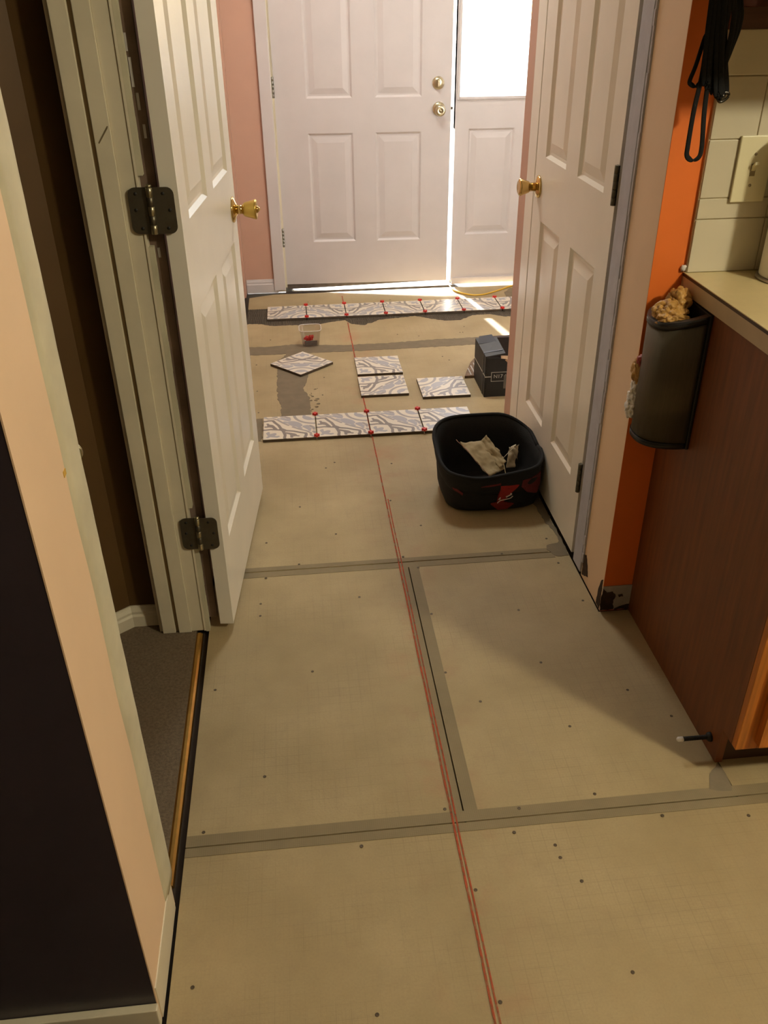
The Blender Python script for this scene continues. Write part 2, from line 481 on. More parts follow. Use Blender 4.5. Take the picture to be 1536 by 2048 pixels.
fl = struct(box('floor', -2.5, 3.3, -2.7, 4.95, -0.06, Z0 - 0.001, subfloor), 'dark subfloor under the cement boards')
def board(pts):
    return flat_prism('cement_board', pts, Z0, 0.0, board_m, fl)
J = 0.0018
bx0 = -0.292
board([(bx0, -2.55), (3.1, -2.55), (3.1, 1.140 - J), (bx0, 1.140 - J)])
board([(bx0, 1.140 + J), (0.272 - J, 1.140 + J), (0.272 - J, 2.078 - J), (bx0, 2.078 - J)])
board([(0.272 + J, 1.140 + J), (0.848, 1.140 + J), (0.848, 1.78), (0.759, 1.78), (0.759, 2.078 - J), (0.272 + J, 2.078 - J)])
board([(0.85 + J, 1.140 + J), (3.1, 1.140 + J), (3.1, 1.78), (0.85 + J, 1.78)])
board([(bx0, 2.078 + J), (0.759, 2.078 + J), (0.759, 3.03 - J), (bx0, 3.03 - J)])
board([(bx0, 3.03 + J), (-0.05 - J, 3.03 + J), (-0.05 - J, 3.895 - J), (bx0, 3.895 - J)])
board([(-0.05 + J, 3.03 + J), (2.1, 3.03 + J), (2.1, 3.895 - J), (-0.05 + J, 3.895 - J)])
board([(-0.272, 3.895 + J), (2.1, 3.895 + J), (2.1, 4.79), (-0.14, 4.782), (-0.272, 4.735)])
TZ = 0.0009
def tape(x0, x1, y0, y1, z=TZ):
    bm = bmesh.new(); add_box(bm, x0, x1, y0, y1, 0.0, z)
    return link('joint_tape', bm, mesh_tape_m, fl)
tape(bx0, 0.715, 2.050, 2.0755); tape(bx0, 0.700, 2.0805, 2.100)
tape(bx0, 1.9, 1.118, 1.1385); tape(bx0, 1.9, 1.1415, 1.168)
tape(0.248, 0.2705, 1.168, 2.050); tape(0.2735, 0.302, 1.168, 2.050)
def smear(pts, z=0.0013, seed=0, step=0.012, amp=0.008):
    return flat_prism('mortar_smear', ragged(pts, step, amp, seed), 0.0, z, mortar_m, fl)
smear([(-0.285, 3.846), (0.1, 3.842), (0.45, 3.842), (0.8, 3.852), (1.3, 3.85), (1.3, 3.955), (0.83, 3.948), (0.62, 3.945), (0.4, 3.925), (0.2, 3.925), (0.1, 3.94), (-0.05, 3.968), (-0.15, 3.95), (-0.285, 3.958)], 0.0012, 3)
smear([(-0.085, 3.90), (0.02, 3.85), (0.02, 3.55), (-0.005, 3.42), (0.02, 3.33), (0.02, 3.06), (-0.095, 3.06), (-0.10, 3.25), (-0.115, 3.36), (-0.115, 3.60), (-0.12, 3.75), (-0.075, 3.83)], 0.0014, 7)
smear([(0.758, 2.055), (0.72, 2.055), (0.699, 2.092), (0.705, 2.115), (0.742, 2.125), (0.752, 2.16), (0.748, 2.20), (0.735, 2.24), (0.733, 2.30), (0.728, 2.38), (0.74, 2.45), (0.758, 2.45)], 0.0012, 11)
smear([(0.80, 1.165), (0.845, 1.155), (0.852, 1.20), (0.846, 1.232), (0.818, 1.205)], 0.0010, 15)
smear([(1.14, 4.55), (1.3, 4.50), (1.3, 4.72), (1.2, 4.72), (1.15, 4.65)], 0.0010, 19)
smear([(-0.20, 2.935), (-0.172, 2.935), (-0.172, 3.14), (-0.195, 3.14), (-0.215, 3.05)], 0.0010, 23)
def speck(pts, n, seed):
    rnd = random.Random(seed)
    for _ in range(n):
        x, y = pts[0] + rnd.random() * pts[2], pts[1] + rnd.random() * pts[3]
        r = 0.002 + rnd.random() * 0.006
        poly = [(x + r * math.cos(a) * (0.6 + rnd.random() * 0.6), y + r * math.sin(a) * (0.6 + rnd.random() * 0.6)) for a in [i * 0.9 for i in range(7)]]
        flat_prism('mortar_speck', poly, 0.0, 0.0016, mortar_m, fl)
speck((0.022, 3.18, 0.035, 0.25), 16, 2)
# combed mortar bed under the row of set tiles
front = [(-0.275, 4.29), (-0.256, 4.297), (-0.205, 4.291), (-0.17, 4.268), (-0.141, 4.251), (-0.05, 4.252), (-0.001, 4.248), (0.1, 4.249), (0.16, 4.275), (0.232, 4.294), (0.25, 4.25), (0.266, 4.227), (0.328, 4.203), (0.337, 4.214), (0.345, 4.232), (0.36, 4.226), (0.385, 4.255), (0.399, 4.272), (0.45, 4.285), (0.518, 4.295), (0.60, 4.312), (0.63, 4.29), (0.67, 4.259), (0.742, 4.217), (0.82, 4.215), (0.86, 4.25), (0.899, 4.284), (0.992, 4.288), (1.061, 4.238), (1.2, 4.25), (1.45, 4.26)]
def fy(x):
    for (a, ya), (b, yb) in zip(front, front[1:]):
        if a <= x <= b:
            return ya + (yb - ya) * (x - a) / (b - a)
    return front[-1][1]
bm = bmesh.new(); rows = []
nx = 1300
for i in range(nx + 1):
    x = -0.272 + 1.62 * i / nx
    y0 = fy(x) + 0.006 * noise.noise(Vector((x * 60, 0, 0))) + 0.004 * noise.noise(Vector((x * 200, 3, 0)))
    col = [bm.verts.new((x, y0 - 0.002, 0.0002))]
    for j in range(9):
        y = y0 + (4.522 - y0) * j / 8
        xx = x + 0.03 * math.sin((y - 4.3) * 12)
        ridge = 0.5 + 0.5 * math.sin(2 * math.pi * xx / 0.0095)
        edge = 0.35 if j == 0 else 1.0
        col.append(bm.verts.new((x, y, edge * (0.0012 + 0.0032 * ridge))))
    col.append(bm.verts.new((x, 4.524, 0.0002)))
    rows.append(col)
for a, b in zip(rows, rows[1:]):
    for j in range(len(a) - 1):
        bm.faces.new((a[j], b[j], b[j + 1], a[j + 1]))
link('mortar_bed', bm, bed_m, fl)
# snapped chalk line
def chalk(x, w, y0, y1, z):
    bm = bmesh.new(); n = int((y1 - y0) / 0.03); pr = []
    for i in range(n + 1):
        y = y0 + (y1 - y0) * i / n; d = 0.0012 * noise.noise(Vector((x * 90, y * 5, 0)))
        pr.append((bm.verts.new((x + d - w / 2, y, z)), bm.verts.new((x + d + w / 2, y, z))))
    for a, b in zip(pr, pr[1:]):
        bm.faces.new((a[0], a[1], b[1], b[0]))
    return link('chalk_line', bm, chalk_m, fl)
chalk(0.2465, 0.0044, 0.25, 3.0, 0.0017); chalk(0.2545, 0.0034, 0.25, 2.45, 0.0017)
chalk(0.243, 0.0055, 2.95, 4.25, 0.0019); chalk(0.242, 0.006, 4.5, 4.70, 0.0017)
# countersunk board screws
bm = bmesh.new(); add_lathe(bm, [(-0.003, 0.0036), (0.0004, 0.0036), (0.0006, 0.0028), (0.0002, 0.0018), (0.0002, 0.0)], (0, 0, 0), (0, 0, 1), 12)
scr = link('board_screw', bm, screw_m, fl)
scr_pts = [(-0.158, 1.924), (0.117, 1.923), (-0.145, 2.044), (0.306, 1.824), (0.545, 1.813), (0.715, 2.02), (0.732, 1.834), (0.55, 1.597), (0.305, 1.588), (0.371, 1.478), (0.555, 1.18), (-0.024, 1.63), (-0.262, 1.591), (-0.138, 1.306), (0.056, 1.106), (-0.259, 1.175), (0.388, 1.161), (0.364, 1.104), (0.675, 1.11), (0.85, 1.091), (0.262, 0.986), (0.262, 0.775), (0.466, 0.982), (0.055, 0.777), (-0.254, 0.857), (0.235, 1.177), (0.059, 2.696), (0.092, 2.734), (0.295, 2.701), (-0.039, 2.436), (0.07, 2.257), (-0.146, 2.232), (-0.048, 2.103), (0.341, 2.275), (0.263, 2.106), (0.715, 2.153), (0.262, 2.441), (-0.158, 1.87), (0.438, 1.066), (-0.149, 4.046), (0.475, 4.041), (0.577, 4.006), (0.671, 3.936), (0.786, 4.029), (0.822, 4.113), (0.67, 3.67), (-0.21, 3.724), (0.553, 3.862), (0.403, 3.524), (0.647, 3.718), (0.09, 3.536), (0.075, 3.345), (0.576, 2.773), (0.732, 1.476), (0.803, 1.38), (0.559, 1.375), (0.44, 1.037), (0.5, 0.8), (0.30, 2.044), (0.56, 2.086), (-0.2, 3.42), (-0.19, 3.2), (0.05, 4.62), (0.5, 4.6), (0.80, 4.03)]
for i, (x, y) in enumerate(scr_pts):
    o = scr if i == 0 else scr.copy()
    if i:
        C.objects.link(o)
    o.location = (x, y, 0.0002 if not (1.1 < y < 1.17 or 2.04 < y < 2.11) else 0.0012)

carp = struct(box('floor', -2.4, -0.325, 0.93, 2.6, Z0, 0.001, carpet_m), 'dark brown carpet of the side room')
struct(box('ceiling', -2.5, 3.3, -2.7, 4.95, CH, CH + 0.1, ceil_m), 'white ceiling')

# near left stub: purple kitchen face, peach hall face
nl = wall('wall_left', [(-2.5, XL - 0.002, 0.809, 0.93, Z0, CH)], purple, 'dark purple kitchen wall left of the camera')
nl2 = wall('wall_left', [(XL - 0.0019, XL, 0.8085, 1.02, 0.0, CH)], peach, 'peach painted end of the wall stub')
box('core', -0.42, XL - 0.002, 0.93, 1.0, Z0, CH, ochre, nl2)
# inner room shell
wall('wall_left', [(-0.50, -0.42, 1.875, 1.96, Z0, CH)], ochre, 'ochre wall inside the dark side room')
bm = bmesh.new()
add_prism(bm, [(-0.497, 1.875), (-1.2, 1.35), (-1.2, 1.45), (-0.56, 1.96)], lambda x, y: (x, y, Z0), lambda x, y: (x, y, CH))
struct(link('wall_left', bm, ochre), 'angled ochre wall of the dark side room')
wall('wall_left', [(-2.5, -2.4, 0.93, 2.6, Z0, CH), (-2.5, -0.42, 2.6, 2.7, Z0, CH)], ochre, 'far ochre walls of the side room')
def baseboard(name, pts, h, t, m, label, z=0.0):
    """moulded baseboard along a wall line; pts runs so that the room is on the right-hand side"""
    bm = bmesh.new()
    (x0, y0), (x1, y1) = pts
    d = Vector((x1 - x0, y1 - y0, 0)); L = d.length; d.normalize(); nrm = Vector((d.y, -d.x, 0))
    prof = [(0, 0), (t, 0), (t, h * 0.62), (t * 0.75, h * 0.70), (t * 0.75, h * 0.80), (t * 0.4, h * 0.93), (t * 0.3, h), (0, h)]
    o = Vector((x0, y0, z))
    add_prism(bm, prof, lambda a, b: o + nrm * a + Vector((0, 0, b)), lambda a, b: o + d * L + nrm * a + Vector((0, 0, b)))
    return struct(link(name, bm, m), label)
baseboard('baseboard_left', [(-0.497, 1.875), (-0.42, 1.875)], 0.075, 0.014, trim_white, 'baseboard at the back of the side room', Z0)
baseboard('baseboard_left', [(-1.1, 1.4252), (-0.497, 1.875)], 0.075, 0.014, trim_white, 'angled baseboard in the side room', Z0)
# kitchen baseboard along the purple wall
bbk = struct(box('baseboard_front', -2.4, XL + 0.001, 0.795, 0.8085, 0.0, 0.05, trim_white, bev=0.002), 'white baseboard under the purple wall')

# hall left wall behind the open door, front wall, foyer
wall('wall_left', [(-0.42, XL, 1.845, 4.95, Z0, CH)], pink, 'pink left wall of the hall')
rw = struct(box('trim_10', XL, XL + 0.031, 1.843, 1.856, 0.03, 2.1, drywall_raw), 'raw grey wall strip in the gap behind the open door hinges')
for i, (z, h_, x_) in enumerate(((1.30, 0.05, -0.288), (1.26, 0.03, -0.283), (1.21, 0.025, -0.279), (1.36, 0.03, -0.291), (0.98, 0.02, -0.285))):
    flk = box('torn_paper_flake', x_, x_ + 0.005, 1.8415, 1.8435, z, z + h_, drywall_m, rw)
wl_ = wall('wall_back', [(XL, -0.112, YF, YF + 0.12, 0.0, CH), (-0.112, 1.33, YF, YF + 0.12, 2.09, CH), (1.31, 2.2, YF, YF + 0.12, 0.0, CH)], pink, 'pink wall around the front door')
baseboard('baseboard_back', [(-0.285, YF), (-0.131, YF)], 0.075, 0.010, white_front, 'white baseboard left of the front door')
box('wall_corner', XL, -0.288, 4.74, YF, 0.0, CH, pink, wl_)
wall('wall_right', [(2.2, 2.3, 2.9, 4.95, 0.0, CH)], foyer_white, 'white right wall of the foyer')
# hall right wall with the closet door
wr = wall('wall_right', [(XR, XR + 0.11, YK, 1.955, 0.0, CH), (XR, XR + 0.11, 1.955, 2.80, 2.085, CH)], peach, 'peach hall wall beside the closet door')
wr2 = wall('wall_right', [(XR, XR + 0.11, 2.86, 2.965, 0.0, CH)], pink, 'pink wall end past the closet door')
wall('wall_right', [(XR + 0.11, 2.2, 2.86, 2.965, 0.0, CH)], foyer_white, 'white wall of the closet facing the entry')
wall('wall_right', [(2.2, 2.3, YK, 2.9, 0.0, CH)], kitwall, 'closet end wall')
# kitchen walls
wk = wall('wall_kitchen', [(XR + 0.0005, 0.845, YK - 0.001, YK + 0.1, 0.0, CH), (0.845, 3.2, YK, YK + 0.1, 0.0, CH)], orange, 'orange kitchen wall behind the cabinets')
wall('wall_kitchen', [(3.2, 3.3, -2.7, 1.9, 0.0, CH)], kitwall, 'right kitchen wall')
wall('wall_kitchen', [(-2.5, 3.3, -2.7, -2.6, 0.0, CH)], kitwall, 'rear kitchen wall')
wall('wall_kitchen', [(-2.5, -2.4, -2.6, 0.809, 0.0, CH)], kitwall, 'left kitchen wall')
struct(box('floor', -30, 30, 4.955, 60, -0.2, -0.12, concrete), 'pale concrete outside the front door')

# bare strip and damage at the foot of the right wall corner
t1 = struct(box('trim_1', XR - 0.0006, 0.843, YK - 0.0035, YK - 0.0008, 0.004, 0.083, drywall_m), 'bare grey strip at the foot of the orange wall')
def patch_y(pts, y, seed, parent, m, th=0.002):
    bm = bmesh.new(); add_prism(bm, ragged(pts, 0.006, 0.004, seed), lambda a, b: (a, y, b), lambda a, b: (a, y - th, b))
    return link('torn_patch', bm, m, parent)
def patch_x(pts, x, seed, parent, m, th=0.002):
    bm = bmesh.new(); add_prism(bm, ragged(pts, 0.006, 0.004, seed), lambda a, b: (x, a, b), lambda a, b: (x - th, a, b))
    return link('torn_patch', bm, m, parent)
patch_y([(0.762, 0.006), (0.798, 0.006), (0.796, 0.03), (0.80, 0.05), (0.79, 0.066), (0.775, 0.064), (0.762, 0.078)], YK - 0.0032, 3, t1, damage_m)
patch_y([(0.81, 0.045), (0.822, 0.047), (0.818, 0.056), (0.806, 0.054)], YK - 0.0032, 5, t1, damage_m, 0.001)
patch_y([(0.80, 0.004), (0.842, 0.004), (0.842, 0.02), (0.815, 0.014)], YK - 0.0032, 6, t1, damage_m, 0.001)
patch_x([(1.79, 0.004), (1.815, 0.004), (1.812, 0.05), (1.80, 0.09), (1.79, 0.10)], XR + 0.0003, 8, wr, damage_m, 0.0018)
patch_x([(1.90, 0.03), (1.945, 0.01), (1.947, 0.075), (1.93, 0.085), (1.912, 0.06)], XR + 0.0003, 9, wr, damage_m, 0.0018)
tb = struct(box('trim_2', XR - 0.006, XR + 0.10, 1.952, 2.018, 0.012, 2.10, bluish, bev=0.002), 'bluish primed jamb strip beside the closet door hinges')
bm = bmesh.new()
for i in range(70):
    z = 0.05 + i * 0.029; add_box(bm, XR - 0.0035 - 0.002 * random.Random(i).random(), XR, 1.943 + 0.004 * noise.noise(Vector((0, 0, z * 9))), 1.953, z, z + 0.0295)
link('caulk_edge', bm, bluish, tb)
tf = struct(box('trim_3', XR - 0.005, XR + 0.10, 2.770, 2.862, 0.012, 2.10, white_door, bev=0.002), 'white jamb strip on the knob side of the closet door')

# ------------------------------------------------------------------ doors
def door(name, label, W_, H, T, panels, m, org, rot, steps=((0.0, 0.0), (0.010, 0.008), (0.018, 0.008), (0.046, 0.0015))):
    """slab in local x (width) / -y (front) / z; panels become children"""
    xs = sorted({0, W_, *[p[0] for p in panels], *[p[1] for p in panels]})
    zs = sorted({0, H, *[p[2] for p in panels], *[p[3] for p in panels]})
    mtx = Matrix.Translation(org) @ Matrix.Rotation(rot, 4, 'Z')
    bm = bmesh.new()
    def quad(b, pts):
        b.faces.new([b.verts.new(p) for p in pts])
    def inp(x, z):
        return any(p[0] < x < p[1] and p[2] < z < p[3] for p in panels)
    for xa, xb in zip(xs, xs[1:]):
        for za, zb in zip(zs, zs[1:]):
            if not inp((xa + xb) / 2, (za + zb) / 2):
                quad(bm, [(xa, 0, za), (xb, 0, za), (xb, 0, zb), (xa, 0, zb)])
                quad(bm, [(xa, T, za), (xa, T, zb), (xb, T, zb), (xb, T, za)])
    for za, zb in zip(zs, zs[1:]):
        quad(bm, [(0, 0, za), (0, 0, zb), (0, T, zb), (0, T, za)]); quad(bm, [(W_, 0, za), (W_, T, za), (W_, T, zb), (W_, 0, zb)])
    for xa, xb in zip(xs, xs[1:]):
        quad(bm, [(xa, 0, 0), (xa, T, 0), (xb, T, 0), (xb, 0, 0)]); quad(bm, [(xa, 0, H), (xb, 0, H), (xb, T, H), (xa, T, H)])
    bmesh.ops.remove_doubles(bm, verts=bm.verts[:], dist=1e-6)
    root = link(name, bm, m); root.matrix_basis = mtx; struct(root, label)
    for (xa, xb, za, zb) in panels:
        b = bmesh.new()
        for side in (0, 1):
            rings = []
            for ins, dep in steps:
                y = dep if side == 0 else T - dep
                rings.append([b.verts.new(p) for p in ((xa + ins, y, za + ins), (xb - ins, y, za + ins), (xb - ins, y, zb - ins), (xa + ins, y, zb - ins))])
            for r1_, r2_ in zip(rings, rings[1:]):
                for i in range(4):
                    j = (i + 1) % 4
                    b.faces.new((r1_[i], r1_[j], r2_[j], r2_[i]))
            b.faces.new(rings[-1])
        po = link('panel', b, m); po.parent = root
    return root, mtx
def on(mtx, x, y, z):
    return mtx @ Vector((x, y, z))
def knob_profile_round():
    return [(0.0, 0.034), (0.004, 0.034), (0.007, 0.030), (0.010, 0.018), (0.014, 0.012), (0.030, 0.012), (0.034, 0.018), (0.042, 0.0235), (0.056, 0.0265), (0.061, 0.0255), (0.064, 0.020), (0.0645, 0.0)]

# front door, hinged left and standing slightly ajar
fd_rot = R_(-2.6)
P6 = lambda a, b, c, d, z0, z1, z2, z3: [(a, b, z0, z1), (c, d, z0, z1), (a, b, z2, z3), (c, d, z2, z3), (a, b, z3 + 0.10, z3 + 0.30), (c, d, z3 + 0.10, z3 + 0.30)]
d1, m1 = door('door_1', 'white six panel front door standing slightly ajar', 0.905, 2.03, 0.044,
              P6(0.160, 0.395, 0.512, 0.752, 0.232, 0.785, 0.95, 1.60), white_front, (-0.058, 4.846, 0.036), fd_rot)
n1 = (m1.to_3x3() @ Vector((0, -1, 0)))
kb = bpy.data.objects.new('door_knob', None); C.objects.link(kb); adopt(kb, d1)
lathe('rose', [(0, 0.033), (0.004, 0.033), (0.008, 0.028), (0.011, 0.016), (0.012, 0.0)], on(m1, 0.842, 0, 0.892), n1, nickel, kb)
lathe('knob', [(0.008, 0.011), (0.022, 0.011), (0.028, 0.018), (0.038, 0.0255), (0.048, 0.027), (0.055, 0.0245), (0.058, 0.018), (0.0565, 0.012), (0.056, 0.0)], on(m1, 0.845, 0, 0.888), n1, nickel, kb)
lathe('key_button', [(0.056, 0.009), (0.058, 0.009), (0.0585, 0.0)], on(m1, 0.845, 0, 0.888), n1, hinge_hi, kb)
db = bpy.data.objects.new('deadbolt', None); C.objects.link(db); adopt(db, d1)
lathe('rose', [(0, 0.031), (0.005, 0.031), (0.012, 0.027), (0.016, 0.020), (0.017, 0.0)], on(m1, 0.836, 0, 1.012), n1, nickel, db)
bm = bmesh.new(); add_box(bm, 0.829, 0.843, -0.032, -0.016, 0.995, 1.029, 0.004)
tp = link('thumb_turn', bm, nickel); tp.data.transform(m1); adopt(tp, db)
lathe('latch_bolt', [(0, 0.008), (0.012, 0.007), (0.012, 0.0)], on(m1, 0.905, 0.02, 0.892), m1.to_3x3() @ Vector((1, 0, 0)), hinge_m, d1)
for z in (0.295, 1.04, 1.80):
    h = bpy.data.objects.new('hinge', None); C.objects.link(h); adopt(h, d1)
    for k in range(5):
        lathe('knuckle', [(0, 0.0066), (0.0185, 0.0066)], (-0.0625, 4.838, z - 0.048 + k * 0.0195), (0, 0, 1), steel, h, 14)
    box('leaf', -0.0625, -0.0595, 4.838, 4.87, z - 0.048, z + 0.048, steel, h)
bm = bmesh.new(); add_prism(bm, [(0.0, -0.028), (0.12, -0.026), (0.905, 0.001), (0.905, 0.006), (0.0, 0.004)], lambda a, b_: (a, 0.004, b_), lambda a, b_: (a, 0.030, b_))
sw = link('door_sweep', bm, alum); sw.parent = d1

# front door casing, sill and frame
fc = struct(box('trim_4', -0.131, -0.0695, YF - 0.018, YF, 0.012, 2.15, white_front, bev=0.004), 'white casing left of the front door')
box('casing_cut', -0.131, -0.110, YF - 0.012, YF - 0.0005, 0.0, 0.0125, white_front, fc)
fr = anchor('trim_5', 'front door frame and sill', (0.4, 4.9, 0))
box('jamb', -0.112, -0.068, YF + 0.0005, YF + 0.12, 0.0, 2.09, trim_white, fr)
box('jamb_stop', -0.0681, -0.030, YF + 0.068, YF + 0.085, 0.0, 2.06, trim_white, fr)
box('head', -0.068, 1.31, YF + 0.03, YF + 0.12, 2.062, 2.09, trim_white, fr)
box('sill', -0.068, 0.90, YF - 0.012, YF + 0.13, -0.013, 0.003, alum, fr)
box('mullion', 0.876, 0.905, YF + 0.046, YF + 0.12, 0.0, 2.062, trim_white, fr)
box('jamb', 1.275, 1.31, YF - 0.015, YF + 0.12, 0.0, 2.09, trim_white, fr)
# sidelite: panel below, glass above
sl, ms = door('window_1', 'white sidelite panel with bright glass beside the front door', 0.400, 2.035, 0.044,
              [(0.073, 0.322, 0.255, 0.800)], white_front, (0.874, YF, 0.026), 0.0)
for f in list(sl.children):
    pass
# cut the glass opening by rebuilding the upper part
bm = bmesh.new(); bm.from_mesh(sl.data)
for f in [f for f in bm.faces if f.calc_center_median().z > 0.81 and abs(f.normal.y) > 0.9]:
    bm.faces.remove(f)
bm.to_mesh(sl.data); bm.free()
b = bmesh.new(); gx0, gx1, gz0, gz1 = 0.016, 0.384, 0.95, 1.96
for (xa, xb, za, zb) in ((0, gx0, 0.8, 2.035), (gx1, 0.4, 0.8, 2.035), (gx0, gx1, 0.8, gz0), (gx0, gx1, gz1, 2.035)):
    add_box(b, xa, xb, 0.0, 0.044, za, zb)
so = link('lite_stile', b, white_front); so.parent = sl
b = bmesh.new()
for (xa, xb, za, zb) in ((gx0 - 0.010, gx0 + 0.004, gz0 - 0.012, gz1 + 0.012), (gx1 - 0.004, gx1 + 0.010, gz0 - 0.012, gz1 + 0.012), (gx0 + 0.004, gx1 - 0.004, gz0 - 0.010, gz0 + 0.004), (gx0 + 0.014, gx1 - 0.014, gz1 - 0.014, gz1 + 0.012)):
    add_box(b, xa, xb, -0.010, 0.0, za, zb, 0.003)
so = link('glass_bead', b, white_front); so.parent = sl
b = bmesh.new(); add_box(b, gx0, gx1, 0.020, 0.024, gz0, gz1); so = link('pane', b, glass_m); so.parent = sl
b = bmesh.new(); add_box(b, 0.004, 0.40, -0.012, 0.0, -0.018, 0.016, 0.003); so = link('sill_bead', b, white_front); so.parent = sl

# left door, swung back against the hall wall
ang = 5.2
d2, m2 = door('door_2', 'open white six panel door folded back along the left wall', 0.722, 2.03, 0.035,
              P6(0.080, 0.312, 0.400, 0.636, 0.222, 0.838, 1.022, 1.67), white_door, (-0.2255, 1.818, 0.022), R_(90 - ang))
n2 = m2.to_3x3() @ Vector((0, -1, 0))
kb = bpy.data.objects.new('door_knob', None); C.objects.link(kb); adopt(kb, d2); kb['label'] = 'brass knob with pointed button'
KP = on(m2, 0.664, 0, 0.918)
lathe('rose', [(0, 0.034), (0.003, 0.034), (0.006, 0.030), (0.010, 0.018), (0.013, 0.014), (0.013, 0.0)], KP, n2, brass, kb)
lathe('stem', [(0.010, 0.0125), (0.030, 0.0115), (0.031, 0.0)], KP, n2, brass, kb)
lathe('knob', [(0.029, 0.0), (0.029, 0.0145), (0.034, 0.019), (0.048, 0.0225), (0.060, 0.0255), (0.064, 0.0265), (0.067, 0.0235), (0.066, 0.015), (0.066, 0.0)], KP, n2, mat('satin_brass', (206, 176, 96), 0.34, 1.0, var=0.06), kb)
lathe('turn_button', [(0.065, 0.010), (0.070, 0.009), (0.078, 0.0)], KP, n2, brass, kb)
def leaf(name, x0, x1, y, z0, z1, r, left, m, parent):
    """rounded-corner hinge leaf facing -y; rounded at the side away from the pin"""
    pts = []
    def corner(cx_, cz_, a0):
        for k in range(6):
            a = R_(a0 + k * 18); pts.append((cx_ + r * math.cos(a), cz_ + r * math.sin(a)))
    if left:
        pts += [(x1, z0), (x1, z1)]; corner(x0 + r, z1 - r, 90); corner(x0 + r, z0 + r, 180)
    else:
        pts += [(x0, z1), (x0, z0)]; corner(x1 - r, z0 + r, 270); corner(x1 - r, z1 - r, 0)
    bm = bmesh.new(); add_prism(bm, pts, lambda a, b_: (a, y, b_), lambda a, b_: (a, y - 0.0022, b_))
    return link(name, bm, m, parent)
JY = 1.82
for zc in (1.079, 0.310, 1.85):
    h = bpy.data.objects.new('hinge', None); C.objects.link(h); h.location = (-0.281, JY, zc); adopt(h, d2)
    h.location = (-0.281, JY, zc)
    h.matrix_parent_inverse = world_of(d2).inverted()
    z0, z1 = zc - 0.045, zc + 0.045
    leaf('leaf', -0.324, -0.286, JY - 0.0003, z0, z1, 0.014, True, hinge_m, h)
    leaf('leaf', -0.276, -0.234, JY - 0.0045, z0, z1, 0.014, False, hinge_m, h)
    for k in range(5):
        lathe('knuckle', [(0, 0.0062), (0.0002, 0.0066), (0.0176, 0.0066), (0.0178, 0.0062)], (-0.281, JY - 0.006, z0 + k * 0.018), (0, 0, 1), hinge_hi if k % 2 == 0 else hinge_m, h, 16)
    lathe('pin_cap', [(0, 0.0055), (0.004, 0.0062), (0.006, 0.004), (0.0065, 0)], (-0.281, JY - 0.006, z1), (0, 0, 1), hinge_hi, h, 14)
    for (sx, sz) in ((-0.309, 0.033), (-0.312, 0.002), (-0.304, -0.034), (-0.255, 0.033), (-0.245, 0.001), (-0.252, -0.034)):
        lathe('screw_hole', [(0, 0.0036), (0.0008, 0.0034), (0.0009, 0)], (sx, JY - (0.0022 if sx < -0.28 else 0.0064), zc + sz), (0, -1, 0), dark_hole, h, 12)
# left doorway jamb (far side), built of its strips
jb = anchor('trim_6', 'cream door jamb of the left doorway', (-0.36, JY, 0))
def strip(name, x0, x1, y, m=trim_white, z0=0.002, bev=0.0015, back=1.875):
    return box(name, x0, x1, y, back, z0, 2.09, m, jb, bev)
strip('casing_edge', -0.4215, -0.411, JY + 0.010, back=1.8755)
strip('jamb_board', -0.412, -0.379, JY + 0.001)
strip('groove', -0.380, -0.369, JY + 0.008, mat('groove_tan', (150, 128, 92), 0.7))  # recessed groove strip, darker tan than the boards beside it
strip('door_stop_moulding', -0.370, -0.337, JY - 0.001)
strip('jamb_rabbet', -0.337, -0.305, JY + 0.0035)
strip('jamb_edge', -0.305, -0.2995, JY + 0.001, bev=0.001)
bm = bmesh.new()
for i in range(60):
    z = 0.0 + i * 0.0347; r = random.Random(i + 40).random()
    if 1.0 < z < 1.14 or 0.25 < z < 0.37:
        continue
    add_box(bm, -0.2995, -0.2895 + 0.0012 * noise.noise(Vector((0, 1, z * 14))), JY + 0.001, JY + 0.02, z, z + 0.0348)
link('caulk_bead', bm, putty, jb)
bm = bmesh.new(); add_prism(bm, [(-0.362, 1.205), (-0.3418, 1.232), (-0.3405, 1.236), (-0.3425, 1.236), (-0.3635, 1.207)], lambda a, b_: (a, JY - 0.0011, b_), lambda a, b_: (a, JY - 0.0015, b_))
link('pencil_mark', bm, mat('pencil_mark', (120, 104, 74), 0.8), jb)
# near jamb with its plastered edge, and the latch plate
nj = anchor('trim_7', 'cream plastered edge of the near door jamb', (XL, 1.0, 0))
bm = bmesh.new(); prev = None
prof = lambda z: (0.966 + 0.007 * noise.noise(Vector((3, 0, z * 6))), 1.038 + 0.002 * noise.noise(Vector((8, 0, z * 20))))
nz = 80
ringsv = []
for i in range(nz + 1):
    z = 0.075 + (2.09 - 0.075) * i / nz; ya, yb = prof(z)
    ringsv.append([bm.verts.new(p) for p in ((XL - 0.02, ya, z), (XL + 0.0003, ya, z), (XL + 0.0022, ya + 0.02, z), (XL + 0.0045, yb - 0.020, z), (XL + 0.003, yb - 0.004, z), (XL - 0.002, yb, z), (XL - 0.12, yb, z))])
for a, b_ in zip(ringsv, ringsv[1:]):
    for j in range(6):
        bm.faces.new((a[j], a[j + 1], b_[j + 1], b_[j])).smooth = True
    bm.faces.new((a[6], a[0], b_[0], b_[6]))
bm.faces.new(ringsv[0][::-1]); bm.faces.new(ringsv[-1])
link('plaster_edge', bm, putty, nj)
box('base_block', XL - 0.02, XL + 0.002, 0.968, 1.012, 0.0, 0.082, trim_white, nj, 0.001)
box('base_strip', XL - 0.002, XL + 0.0022, 0.812, 0.968, 0.0, 0.085, trim_white, nj, 0.001)
patch = bmesh.new(); add_box(patch, XL - 0.0005, XL + 0.0008, 0.955, 0.966, 0.944, 0.952)
